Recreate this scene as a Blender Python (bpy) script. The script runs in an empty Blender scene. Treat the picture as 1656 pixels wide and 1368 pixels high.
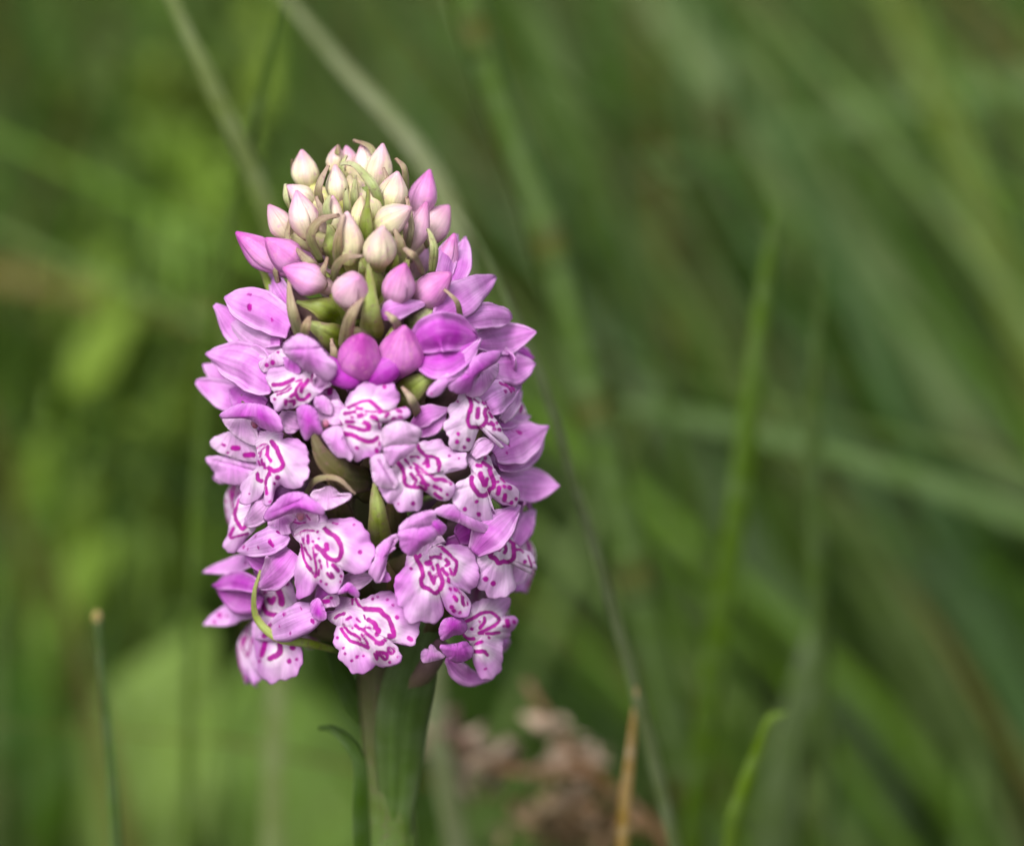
import bpy, math, random
import numpy as np

R = math.radians
scn = bpy.context.scene
col = scn.collection

# ------------------------------------------------------------------ camera
# Photograph is 1656 x 1368; 12.5 photo pixels are one millimetre in the plane of the flower spike.
PXMM, DIST, PITCH, HC = 12.5, 0.40, R(16), 0.225
FPX = PXMM * 1000 * DIST
X0 = (828 - 625) / (PXMM * 1000)
FWD = np.array([0, math.cos(PITCH), -math.sin(PITCH)])
UP = np.array([0, math.sin(PITCH), math.cos(PITCH)])
RIGHT = np.array([1.0, 0, 0])
CAM = np.array([X0, 0, HC]) - DIST * FWD

cam_d = bpy.data.cameras.new('camera')
cam_d.sensor_width = 36
cam_d.lens = 36 * FPX / 1656
cam_d.clip_start = 0.01
cam_d.clip_end = 500
cam_d.dof.use_dof = True
cam_d.dof.focus_distance = DIST - 0.011
cam_d.dof.aperture_fstop = 8.0
cam = bpy.data.objects.new('camera', cam_d)
cam.location = CAM
cam.rotation_euler = (math.pi / 2 - PITCH, 0, 0)
col.objects.link(cam)
scn.camera = cam

# ------------------------------------------------------------------ sky and sun (overcast, soft)
SUN_EL, SUN_AZ = R(46), R(200)          # azimuth: clockwise from +Y
w = bpy.data.worlds.new('World')
scn.world = w
w.use_nodes = True
nt = w.node_tree
nt.nodes.clear()
sky = nt.nodes.new('ShaderNodeTexSky')
sky.sky_type = 'NISHITA'
sky.sun_disc = False
sky.sun_elevation = SUN_EL
sky.sun_rotation = SUN_AZ
sky.dust_density = 4
sky.air_density = 1.0
hs = nt.nodes.new('ShaderNodeHueSaturation')
hs.inputs['Saturation'].default_value = 0.25     # cloud cover greys the sky
bg = nt.nodes.new('ShaderNodeBackground')
bg.inputs['Strength'].default_value = 0.11
wo = nt.nodes.new('ShaderNodeOutputWorld')
nt.links.new(sky.outputs[0], hs.inputs['Color'])
nt.links.new(hs.outputs[0], bg.inputs[0])
nt.links.new(bg.outputs[0], wo.inputs[0])
sd = bpy.data.lights.new('sun', 'SUN')
sd.energy = 1.5
sd.angle = R(24)
sd.color = (1, 0.97, 0.92)
sun = bpy.data.objects.new('sun', sd)
from mathutils import Vector
sv = Vector((math.sin(SUN_AZ) * math.cos(SUN_EL), math.cos(SUN_AZ) * math.cos(SUN_EL), math.sin(SUN_EL)))
sun.rotation_euler = sv.to_track_quat('Z', 'Y').to_euler()
sun.location = (0, 0, 3)
col.objects.link(sun)

vs = scn.view_settings
vs.view_transform = 'Standard'
vs.look = 'None'
vs.gamma = 1
vs.exposure = 1.0
scn.cycles.use_denoising = True
scn.cycles.max_bounces = 8
scn.cycles.transmission_bounces = 6
scn.cycles.transparent_max_bounces = 6

# ------------------------------------------------------------------ helpers
def lin(r, g, b):
    f = lambda c: (c / 255 / 12.92) if c / 255 <= 0.04045 else ((c / 255 + 0.055) / 1.055) ** 2.4
    return np.array([f(r), f(g), f(b)])

def P(px, py, d):
    """photo pixel on the upright plane d mm in front (towards the camera) of the stem axis"""
    v = RIGHT * ((px - 828) / FPX) + UP * (-(py - 684) / FPX) + FWD
    t = (-d / 1000.0 - CAM[1]) / v[1]
    return CAM + v * t

def nrm(v):
    v = np.asarray(v, float)
    n = np.linalg.norm(v, axis=-1, keepdims=True)
    return v / np.maximum(n, 1e-12)

AX = ([220, 400, 600, 900, 1150, 1368], [587, 600, 608, 614, 618, 636])
RAD = ([225, 250, 280, 330, 400, 480, 560, 650, 800, 950, 1050, 1110], [2, 4, 6, 8.5, 11.5, 14.5, 17, 18.5, 19.5, 19, 17.5, 15])
def axis_px(py): return float(np.interp(py, *AX))
def D(px, py):
    r = float(np.interp(py, *RAD))
    x = (px - axis_px(py)) / PXMM
    return math.sqrt(max(0.0, r * r - x * x))
def Q(p):
    """(px, py, e): e mm above the surface of the spike; (px, py, d, 1): d mm in front of the axis"""
    if len(p) == 4: return P(p[0], p[1], p[2])
    e = p[2] if len(p) > 2 else 0
    return P(p[0], p[1], D(p[0], p[1]) + e)
def axis_pt(py): return P(axis_px(py), py, 0)

def catmull(pts, n):
    pts = np.asarray(pts, float)
    if len(pts) == 2:
        t = np.linspace(0, 1, n)[:, None]
        return pts[0] * (1 - t) + pts[1] * t
    p = np.vstack([2 * pts[0] - pts[1], pts, 2 * pts[-1] - pts[-2]])
    m = len(pts) - 1
    out = []
    for k in range(n):
        u = k / (n - 1) * m
        i = min(int(u), m - 1); t = u - i
        a, b, c, d = p[i], p[i + 1], p[i + 2], p[i + 3]
        out.append(0.5 * (2 * b + (c - a) * t + (2 * a - 5 * b + 4 * c - d) * t * t + (3 * b - a - 3 * c + d) * t ** 3))
    return np.array(out)

def link(name, me, parent=None, mat=None, loc=None):
    o = bpy.data.objects.new(name, me)
    col.objects.link(o)
    if parent: o.parent = parent
    if mat: me.materials.append(mat)
    if loc is not None: o.location = loc
    return o

def mesh(name, V, F, colr=None, mark=None, uv=None, smooth=True):
    me = bpy.data.meshes.new(name)
    V = np.asarray(V, float)
    me.from_pydata(V.tolist(), [], F if isinstance(F, list) else F.tolist())
    if colr is not None:
        a = me.attributes.new('tint', 'FLOAT_COLOR', 'POINT')
        c = np.ones((len(V), 4)); c[:, :3] = colr
        a.data.foreach_set('color', c.astype(np.float32).ravel())
    if mark is not None:
        a = me.attributes.new('mark', 'FLOAT', 'POINT')
        a.data.foreach_set('value', np.asarray(mark, np.float32))
    if uv is not None:
        a = me.attributes.new('puv', 'FLOAT_VECTOR', 'POINT')
        u3 = np.zeros((len(V), 3)); u3[:, :uv.shape[1]] = uv
        a.data.foreach_set('vector', u3.astype(np.float32).ravel())
    if smooth:
        me.polygons.foreach_set('use_smooth', np.ones(len(me.polygons), bool))
    me.update()
    return me

def tag(o, label, cat, group=None, kind=None):
    if label: o['label'] = label
    if cat: o['category'] = cat
    if group: o['group'] = group
    if kind: o['kind'] = kind
    return o

# ------------------------------------------------------------------ materials
def node(nt, t, **kw):
    n = nt.nodes.new(t)
    for k, v in kw.items(): setattr(n, k, v)
    return n

def math_n(nt, op, a=None, b=None, c=None, clamp=False):
    n = node(nt, 'ShaderNodeMath', operation=op, use_clamp=clamp)
    for i, x in enumerate((a, b, c)):
        if x is None: continue
        if isinstance(x, (int, float)): n.inputs[i].default_value = x
        else: nt.links.new(x, n.inputs[i])
    return n.outputs[0]

def ramp(nt, fac, a, b, lo=0.0, hi=1.0):
    n = node(nt, 'ShaderNodeMapRange', clamp=True)
    n.inputs['From Min'].default_value = a; n.inputs['From Max'].default_value = b
    n.inputs['To Min'].default_value = lo; n.inputs['To Max'].default_value = hi
    nt.links.new(fac, n.inputs['Value'])
    return n.outputs[0]

def mixc(nt, fac, a, b, mode='MIX'):
    n = node(nt, 'ShaderNodeMix', data_type='RGBA', blend_type=mode)
    for s, x in ((n.inputs[0], fac), (n.inputs[6], a), (n.inputs[7], b)):
        if isinstance(x, (int, float)): s.default_value = x
        elif isinstance(x, (tuple, list, np.ndarray)): s.default_value = (*[float(q) for q in x[:3]], 1)
        else: nt.links.new(x, s)
    return n.outputs[2]

def new_mat(name):
    m = bpy.data.materials.new(name)
    m.use_nodes = True
    m.node_tree.nodes.clear()
    return m, m.node_tree

def noise(nt, vec, scale, detail=3, rough=0.55, dist=0.0):
    n = node(nt, 'ShaderNodeTexNoise')
    n.inputs['Scale'].default_value = scale
    n.inputs['Detail'].default_value = detail
    n.inputs['Roughness'].default_value = rough
    n.inputs['Distortion'].default_value = dist
    if vec is not None: nt.links.new(vec, n.inputs['Vector'])
    return n.outputs['Fac']

def plant_material(name, transl, rough, vein_scale, vein_amt, mottle, marks=False, fine=2500, speck=None, spec=0.3, stretch=(1, 1)):
    m, nt = new_mat(name)
    tint = node(nt, 'ShaderNodeAttribute', attribute_name='tint').outputs['Color']
    puv = node(nt, 'ShaderNodeAttribute', attribute_name='puv').outputs['Vector']
    obj = node(nt, 'ShaderNodeTexCoord').outputs['Object']
    mp = node(nt, 'ShaderNodeMapping')
    mp.inputs['Scale'].default_value = (vein_scale * stretch[0], 1.1 * stretch[1], 1)
    nt.links.new(puv, mp.inputs['Vector'])
    oi = node(nt, 'ShaderNodeObjectInfo').outputs['Random']
    cx = node(nt, 'ShaderNodeCombineXYZ')
    nt.links.new(math_n(nt, 'MULTIPLY', oi, 37.0), cx.inputs[2])
    nt.links.new(cx.outputs[0], mp.inputs['Location'])
    vein = noise(nt, mp.outputs[0], 1.0, 4, 0.6)
    big = noise(nt, obj, 260, 3)
    small = noise(nt, obj, fine, 2)
    c = mixc(nt, ramp(nt, vein, 0.3, 0.7, 0, 1), mixc(nt, 1.0, tint, (1 - vein_amt,) * 3, 'MULTIPLY'), tint)
    hsv = node(nt, 'ShaderNodeHueSaturation')
    nt.links.new(c, hsv.inputs['Color'])
    nt.links.new(ramp(nt, big, 0.3, 0.7, 1 - mottle, 1 + mottle), hsv.inputs['Value'])
    nt.links.new(ramp(nt, big, 0.3, 0.7, 1 + mottle, 1 - mottle), hsv.inputs['Saturation'])
    c = hsv.outputs[0]
    if speck is not None:
        sp = noise(nt, obj, 1400, 3, 0.6)
        c = mixc(nt, ramp(nt, sp, 0.55, 0.70, 0, 0.6), c, speck)
    if marks:
        mk = node(nt, 'ShaderNodeAttribute', attribute_name='mark').outputs['Fac']
        jit = noise(nt, obj, 1300, 3, 0.6)
        dd = math_n(nt, 'ADD', mk, math_n(nt, 'MULTIPLY', math_n(nt, 'SUBTRACT', jit, 0.5), 0.26))
        f = ramp(nt, dd, 0.07, -0.09, 0, 0.96)
        tone = noise(nt, obj, 700, 2)
        mcol = mixc(nt, ramp(nt, tone, 0.35, 0.65), lin(146, 0, 128), lin(182, 0, 156))
        c = mixc(nt, f, c, mcol)
    pb = node(nt, 'ShaderNodeBsdfPrincipled')
    pb.inputs['Roughness'].default_value = rough
    pb.inputs['Specular IOR Level'].default_value = spec
    nt.links.new(c, pb.inputs['Base Color'])
    bp = node(nt, 'ShaderNodeBump')
    bp.inputs['Strength'].default_value = 0.55
    bp.inputs['Distance'].default_value = 0.0002
    hgt = math_n(nt, 'ADD', math_n(nt, 'MULTIPLY', vein, 0.8), math_n(nt, 'MULTIPLY', small, 0.35))
    nt.links.new(hgt, bp.inputs['Height'])
    nt.links.new(bp.outputs[0], pb.inputs['Normal'])
    tr = node(nt, 'ShaderNodeBsdfTranslucent')
    nt.links.new(c, tr.inputs['Color'])
    mx = node(nt, 'ShaderNodeMixShader')
    mx.inputs[0].default_value = transl
    nt.links.new(pb.outputs[0], mx.inputs[1]); nt.links.new(tr.outputs[0], mx.inputs[2])
    out = node(nt, 'ShaderNodeOutputMaterial')
    nt.links.new(mx.outputs[0], out.inputs[0])
    return m

M_PETAL = plant_material('petal', 0.24, 0.48, 13, 0.36, 0.16, marks=True, spec=0.14)
M_BUD = plant_material('bud', 0.2, 0.45, 12, 0.30, 0.14, speck=lin(214, 150, 186))
M_BRACT = plant_material('bract', 0.15, 0.5, 8, 0.25, 0.18, speck=lin(120, 84, 88))
M_STEM = plant_material('stem', 0.03, 0.5, 10, 0.25, 0.15, speck=lin(90, 70, 66))
M_LEAF = plant_material('leaf', 0.25, 0.5, 12, 0.25, 0.12, fine=900, spec=0.18)
M_GRASS = plant_material('grass', 0.28, 0.5, 6, 0.2, 0.15, fine=600, spec=0.15)
M_DRY = plant_material('dry', 0.1, 0.8, 6, 0.3, 0.25, fine=900)

# ------------------------------------------------------------------ petal builder
PROF = {
 'sepal': [(0, .40), (.2, .80), (.45, 1), (.7, .80), (.88, .42), (.96, .2), (1, .07)],
 'lance': [(0, .35), (.2, .72), (.42, 1), (.65, .82), (.85, .42), (.95, .16), (1, .03)],
 'round': [(0, .45), (.25, .85), (.55, 1), (.8, .88), (.93, .58), (1, .18)],
 'hood':  [(0, .55), (.25, .9), (.55, 1), (.8, .8), (.94, .42), (1, .12)],
 'arch':  [(0, .10), (.12, .5), (.35, .95), (.55, 1), (.8, .75), (.95, .35), (1, .12)],
 'bract': [(0, .75), (.15, 1), (.4, .86), (.7, .5), (.9, .2), (1, .03)],
 'strap': [(0, .6), (.2, 1), (.5, .88), (.8, .5), (.93, .24), (1, .04)],
 'blade': [(0, .8), (.3, 1), (.6, .85), (.85, .5), (1, .03)],
 'leaf':  [(0, .9), (.3, 1), (.55, .95), (.8, .62), (.93, .28), (1, .03)],
 'clasp': [(0, .5), (.15, .62), (.3, .82), (.45, .98), (.58, 1), (.72, .78), (.9, .34), (1, .03)],
 'sheath': [(0, .74), (.25, .76), (.42, .8), (.56, .96), (.68, 1), (.82, .72), (.93, .3), (1, .03)],
 'broad': [(0, .25), (.15, .65), (.4, 1), (.65, .85), (.85, .48), (1, .04)],
}
def profile(name, v):
    a = np.array(PROF[name]); x, y = a[:, 0], a[:, 1]
    m = np.gradient(y, x)                      # smooth hermite
    i = np.clip(np.searchsorted(x, v, side='right') - 1, 0, len(x) - 2)
    h = x[i + 1] - x[i]; t = (v - x[i]) / h
    r = (2*t**3 - 3*t**2 + 1) * y[i] + (t**3 - 2*t**2 + t) * h * m[i] + (-2*t**3 + 3*t**2) * y[i+1] + (t**3 - t**2) * h * m[i+1]
    return np.clip(r, 0.02, 1.05)

def shell(G, thick, colr, mark=None, uv=None):
    """closed thin shell from a grid (nv, nu, 3)"""
    nv, nu = G.shape[:2]
    du = np.gradient(G, axis=1); dv = np.gradient(G, axis=0)
    N = nrm(np.cross(du, dv))
    n = nv * nu
    V = np.vstack([(G + N * thick * .5).reshape(-1, 3), (G - N * thick * .5).reshape(-1, 3)])
    idx = np.arange(n).reshape(nv, nu)
    f = np.stack([idx[:-1, :-1], idx[:-1, 1:], idx[1:, 1:], idx[1:, :-1]], -1).reshape(-1, 4)
    F = [f, f[:, ::-1] + n]
    ring = np.concatenate([idx[0, :], idx[1:, -1], idx[-1, -2::-1], idx[-2:0:-1, 0]])
    nx = np.roll(ring, -1)
    F.append(np.stack([nx, ring, ring + n, nx + n], -1))
    F = np.vstack(F)
    c2 = np.vstack([colr.reshape(-1, 3)] * 2)
    m2 = None if mark is None else np.concatenate([mark.ravel()] * 2)
    u2 = None if uv is None else np.vstack([uv.reshape(n, -1)] * 2)
    return V, F, c2, m2, u2

def petal(name, spine, width, prof='sepal', cup=30, roll=0, twist=0, hint=None, cols=None, thick=0.25,
          wave=0.0, spots=0, seed=0, parent=None, mat=None, nl=18, nw=15, keel=0.0, fold=0.25, relief=1.0, curl=None, origin=None, crease=0.0, lengthwise=None):
    """spine: world points base -> tip, width in m. cols = (base, tip, edge). cup>0 is convex towards the hint."""
    rng = np.random.default_rng(seed)
    if spots: nl, nw = 26, 17
    C = catmull(spine, nl)
    T = nrm(np.gradient(C, axis=0))
    if hint is None:
        mid = C[nl // 2]
        rad = nrm(np.array([mid[0], mid[1], 0.004]))
        hint = nrm(0.6 * nrm(CAM - mid) + 0.4 * rad + np.array([0, 0, 0.15]))
    S = nrm(np.cross(T, np.broadcast_to(hint, T.shape)))
    v = np.linspace(0, 1, nl)
    N = nrm(np.cross(S, T))
    ang = R(roll) + R(twist) * (v - 0.5)
    S, N = S * np.cos(ang)[:, None] + N * np.sin(ang)[:, None], N * np.cos(ang)[:, None] - S * np.sin(ang)[:, None]
    hw = profile(prof, v) * width / 2
    s = np.linspace(-1, 1, nw)
    ca = R(max(abs(cup), 1)); sg = 1 if cup >= 0 else -1
    x = np.sin(s * ca) / math.sin(min(ca, math.pi / 2)); z = -sg * (1 - np.cos(s * ca)) / math.sin(min(ca, math.pi / 2))
    z = z * (1 - fold) - fold * sg * np.abs(s) * math.tan(min(ca, R(58)) * .55)
    if curl is None: curl = rng.uniform(.15, .55) if mat is None else 0
    z = z + sg * curl * (np.clip(np.abs(s) - .62, 0, 1) / .38) ** 2
    z = z + keel * np.exp(-(s / 0.18) ** 2) - crease * np.exp(-(s / 0.12) ** 2)
    G = C[:, None] + S[:, None] * (hw[:, None] * x)[..., None] + N[:, None] * (hw[:, None] * z)[..., None]
    if wave:
        ph = rng.uniform(0, 6.28, 4)
        wv = sum(np.sin(v[:, None] * k * 6.28 + ph[i] + s[None] * 1.5) for i, k in enumerate((1.3, 2.6, 4.1))) / 2
        G = G + N[:, None] * (wv * np.abs(s[None]) ** 1.5 * wave * width)[..., None]
    if relief:
        q = rng.uniform(0, 6.28, 8)
        rl_ = (np.sin(v[:, None] * 7 + s[None] * 2.2 + q[0]) + .7 * np.sin(v[:, None] * 12 - s[None] * 3.5 + q[1]) + .6 * np.sin(s[None] * 6 + v[:, None] * 3 + q[2])) / 2.3
        G = G + N[:, None] * (rl_ * relief * .05 * width * np.minimum(1, 4 * v * (1.15 - v))[:, None])[..., None]
        G = G + S[:, None] * ((np.sin(v * 9 + q[3]) + .6 * np.sin(v * 19 + q[4])) * .018 * relief * width)[:, None, None] * s[None, :, None]
    cb, ct, ce = cols
    vv = v[:, None, None]; ss = np.abs(s)[None, :, None]
    cc = cb * (1 - vv) + ct * vv
    e = np.clip(ss ** 2.2 * 0.85, 0, 1)
    cc = cc * (1 - e) + ce * e
    cc = cc * (1 + rng.uniform(-.06, .06))
    uv = np.stack(np.broadcast_arrays(s[None] * 0.5 + seed * 0.37, v[:, None] + seed * 0.13), -1)
    mark = np.full((nl, nw), 9.0)
    if spots:
        L = np.linalg.norm(np.diff(C, axis=0), axis=1).sum() * 1000
        for k in range(spots):
            sv_, vv_ = rng.uniform(-.65, .65), rng.uniform(.12, .92)
            r = rng.uniform(.20, .42)
            el = rng.uniform(1.0, 1.7)
            dx = (s[None] - sv_) * hw[:, None] * 1000; dy = (v[:, None] - vv_) * L / el
            mark = np.minimum(mark, np.sqrt(dx * dx + dy * dy) - r)
    V, F, c2, m2, u2 = shell(G, thick / 1000, cc, mark, uv)
    me = mesh(name, V if origin is None else V - origin, F, c2, m2, u2)
    return link(name, me, parent, mat or M_PETAL, origin)

def tube(name, pts, rads, colr, parent=None, mat=None, n=12, nl=None, ribs=0.0, nrib=7, origin=None, cap=True, build=True):
    pts = np.asarray(pts, float)
    nl = nl or max(8, 5 * len(pts))
    C = catmull(pts, nl)
    r = np.interp(np.linspace(0, 1, nl), np.linspace(0, 1, len(rads)), rads)
    T = nrm(np.gradient(C, axis=0))
    ref = np.array([0.3, -1, 0.15]) if abs(T[0][1]) < .8 else np.array([1, 0, 0.2])
    A = nrm(np.cross(T, ref)); B = np.cross(T, A)
    th = np.linspace(0, 2 * math.pi, n, endpoint=False)
    rr = r[:, None] * (1 + ribs * np.cos(nrib * th)[None])
    G = C[:, None] + A[:, None] * (rr * np.cos(th))[..., None] + B[:, None] * (rr * np.sin(th))[..., None]
    V = np.vstack([G.reshape(-1, 3), C[:1], C[-1:]])
    idx = np.arange(nl * n).reshape(nl, n)
    nx = np.roll(idx, -1, 1)
    F = np.stack([idx[:-1], nx[:-1], nx[1:], idx[1:]], -1).reshape(-1, 4).tolist()
    if cap:
        F += [[nl * n, nx[0, k], idx[0, k]] for k in range(n)] + [[nl * n + 1, idx[-1, k], nx[-1, k]] for k in range(n)]
    colr = np.asarray(colr, float)
    if colr.ndim == 1: colr = np.stack([colr, colr])
    t = np.linspace(0, 1, nl)
    cc = np.stack([np.interp(t, np.linspace(0, 1, len(colr)), colr[:, k]) for k in range(3)], -1)
    cv = np.vstack([np.repeat(cc, n, 0), cc[:1], cc[-1:]])
    uv = np.zeros((len(V), 2)); uv[:nl * n, 0] = np.tile(np.abs(th / math.pi - 1), nl); uv[:nl * n, 1] = np.repeat(t, n)
    if not build: return V, F, cv, uv
    me = mesh(name, V if origin is None else V - origin, F, cv, np.full(len(V), 9.0), uv)
    return link(name, me, parent, mat or M_STEM, origin)

# ------------------------------------------------------------------ lip builder
LIP = np.array([(0, -.03), (.10, -.02), (.17, .06), (.34, .03), (.56, .08), (.74, .24), (.82, .46), (.80, .68), (.68, .88), (.50, .98),
                (.34, .97), (.265, .89), (.20, .74), (.185, .88), (.14, 1.02), (.05, 1.09), (0, 1.10)])
def dseg(p, a, b):
    ab = b - a
    t = np.clip(((p - a) @ ab) / max(ab @ ab, 1e-9), 0, 1)
    return np.linalg.norm(p - (a + t[..., None] * ab), axis=-1)

def lip_marks(ab, rng, scale, full=(1, 1)):
    """signed distance (mm) to the magenta loops, dashes and dots; ab in lip units, scale mm per unit"""
    d = np.full(ab.shape[:-1], 9.0)
    def stroke(pts, wd):
        nonlocal d
        pts = np.array(pts, float)
        pts = catmull(pts, 4 * len(pts)) if len(pts) > 2 else pts
        for a, b in zip(pts[:-1], pts[1:]):
            d = np.minimum(d, (dseg(ab, a, b) - wd * rng.uniform(.85, 1.15)) * scale)
    j = lambda x, y, k=.02: (x + rng.normal(0, k), y + rng.normal(0, k))
    for s in (-1, 1):
        if not full[0 if s < 0 else 1]: continue
        q = rng.uniform(.80, 1.02)
        loop = [j(s * .10, .06, .01), j(s * .27 * q, .16), j(s * .39 * q, .34), j(s * .40 * q, .50), j(s * .30 * q, .60), j(s * .19, .57), j(s * .14, .46), j(s * .11, .34)]
        stroke(loop, .032)
        inner = [j(s * .17, .25), j(s * .25, .34), j(s * .26 * q, .47)]
        stroke(inner[:2] if rng.random() < .4 else inner, .030)
        stroke([j(s * .16, .34), j(s * .18, .42)], .022)
        for k in range(2):
            stroke([j(s * .06, .10 + .10 * k), j(s * .08, .15 + .10 * k)], .014)
        for k in range(6):
            b = .28 + .125 * k + rng.normal(0, .015)
            x = s * (.055 + .02 * rng.random())
            stroke([(x, b), (x + s * .012, b + rng.uniform(.04, .08))], rng.uniform(.018, .027))
        for k in range(5):
            c = np.array([s * rng.uniform(.03, .16), rng.uniform(.06, .34)])
            stroke([c, c + np.array([s * rng.uniform(0, .03), rng.uniform(.02, .06)])], rng.uniform(.010, .018))
        for k in range(5):
            c = np.array([s * rng.uniform(.02, .13), rng.uniform(.74, 1.03)])
            stroke([c, c + rng.normal(0, .02, 2)], rng.uniform(.014, .026))
        for k in range(rng.integers(2, 6)):
            th = rng.uniform(-.5, 1.0); rr = rng.uniform(.50, .68)
            c = np.array([s * rr * math.cos(th * .9), .5 + .40 * math.sin(th)])
            stroke([c, c + rng.normal(0, .02, 2)], rng.uniform(.014, .028))
    for k in range(3):
        stroke([j(0, .62 + .13 * k, .02), j(0, .66 + .13 * k, .02)], rng.uniform(.014, .022))
    return d

def lip(T, L, M, Rr, parent, seed=0, bulge=1.0, reflex=1.0, full=(1, 1), pink=0.0, midw=1.0):
    rng = np.random.default_rng(1000 + seed)
    T, L, M, Rr = (np.asarray(x, float) for x in (T, L, M, Rr))
    c0 = np.array([0, .45])
    half = catmull(LIP, 90)
    half[:, 0] *= np.where((half[:, 1] > .8) & (half[:, 0] < .2), midw, 1)
    left = half[::-1][1:-1] * [-1, 1]
    loop = np.vstack([half, left])
    rel = loop - c0
    th = np.arctan2(rel[:, 0], -rel[:, 1]); rr = np.linalg.norm(rel, axis=1)
    th = np.unwrap(th)
    ns, nr = 128, 22
    tq = np.linspace(0, 2 * math.pi, ns, endpoint=False)
    o = np.argsort(th % (2 * math.pi))
    rq = np.interp(tq, (th % (2 * math.pi))[o], rr[o], period=2 * math.pi)
    # ragged, toothed edge on the side lobes
    lob = np.clip(np.abs(np.sin(tq)), 0, 1)
    rq = rq * (1 + lob * (.026 * np.sin(tq * 27 + rng.uniform(0, 6)) + .026 * np.sin(tq * 13 + rng.uniform(0, 6)) + .03 * np.sin(tq * 5 + rng.uniform(0, 6))))
    k = np.linspace(0, 1, nr) ** .9
    ab = c0 + (k[:, None] * rq[None])[..., None] * np.stack([np.sin(tq), -np.cos(tq)], -1)[None]
    a, b = ab[..., 0], ab[..., 1]
    ax = M - T
    XL = (T + .47 * ax - L) / .78; XR = (Rr - T - .47 * ax) / .78
    # blend the two half-frames near the midline
    wgt = np.clip(a / .3 * .5 + .5, 0, 1); wgt = wgt * wgt * (3 - 2 * wgt)
    X = XL * (1 - wgt)[..., None] + XR * wgt[..., None]
    pos = T + b[..., None] * ax + a[..., None] * X
    n = nrm(np.cross(XL + XR, -ax))
    toC = nrm(CAM - T)
    rad = nrm(np.array([T[0], T[1], 0]))
    if n @ (toC * .7 + rad * .5) < 0: n = -n
    u = (np.linalg.norm(XL) + np.linalg.norm(XR)) / 2
    ph = rng.uniform(0, 6.28, 5)
    z = bulge * .22 * (np.exp(-((b - .5) / .4) ** 2) * np.exp(-(a / .55) ** 2)) - reflex * .20 * np.abs(a) ** 2 / .6
    z += .07 * np.exp(-(a / .1) ** 2) * np.clip(b * 2, 0, 1)                         # raised middle
    z += -.05 * np.exp(-((np.abs(a) - .21) / .07) ** 2) * np.clip((b - .3) * 3, 0, 1)  # grooves beside it
    z += -.10 * np.clip(b - .85, 0, 1) / .2
    edge = k[:, None] ** 3.5 * np.clip(np.abs(a) * 2.2, 0, 1)
    z += edge * (.035 + .075 * np.sin(tq * 5 + ph[0]) + .055 * np.sin(tq * 9 + ph[1]) + .03 * np.sin(tq * 15 + ph[2]))[None]
    pos = pos + n * (z * u)[..., None]
    sc = (np.linalg.norm(ax) + u) / 2 * 1000
    mark = lip_marks(ab, rng, sc, full)
    white = lin(246, 218, 246); pk = lin(213, 122, 222); deep = lin(200, 100, 208)
    f = np.clip((np.maximum(np.abs(a), (b - .35) * .8) - .20 + pink) / .40, 0, 1)[..., None] * (.75 + .25 * np.sin(tq * 3 + ph[3]))[None, :, None]
    cc = white * (1 - f) + pk * f
    g = (np.clip((k - .86) / .14, 0, 1)[:, None] * .35)[..., None] * np.ones((1, ns, 1))
    cc = cc * (1 - g) + deep * g
    th_ = np.clip(1 - b / .18, 0, 1)[..., None] * .5
    cc = cc * (1 - th_) + lin(236, 205, 205) * th_
    uv = np.stack([a, b], -1)
    # closed shell
    G = pos
    ex = np.concatenate([G[:, -1:], G, G[:, :1]], 1)
    du = (ex[:, 2:] - ex[:, :-2]); dv = np.gradient(G, axis=0)
    N = nrm(np.cross(du, dv)); N[0] = nrm(N[1].mean(0))
    if (N[nr // 2] @ n).mean() < 0: N = -N
    t = .00028
    nn = nr * ns
    V = np.vstack([(G + N * t / 2).reshape(-1, 3), (G - N * t / 2).reshape(-1, 3)])
    idx = np.arange(nn).reshape(nr, ns); nx = np.roll(idx, -1, 1)
    f1 = np.stack([idx[:-1], nx[:-1], nx[1:], idx[1:]], -1).reshape(-1, 4)
    rim = np.stack([idx[-1], nx[-1], nx[-1] + nn, idx[-1] + nn], -1)
    F = np.vstack([f1, f1[:, ::-1] + nn, rim])
    me = mesh('lip', V, F, np.vstack([cc.reshape(-1, 3)] * 2), np.concatenate([mark.ravel()] * 2), np.vstack([uv.reshape(-1, 2)] * 2))
    return link('lip', me, parent, M_PETAL)

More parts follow.
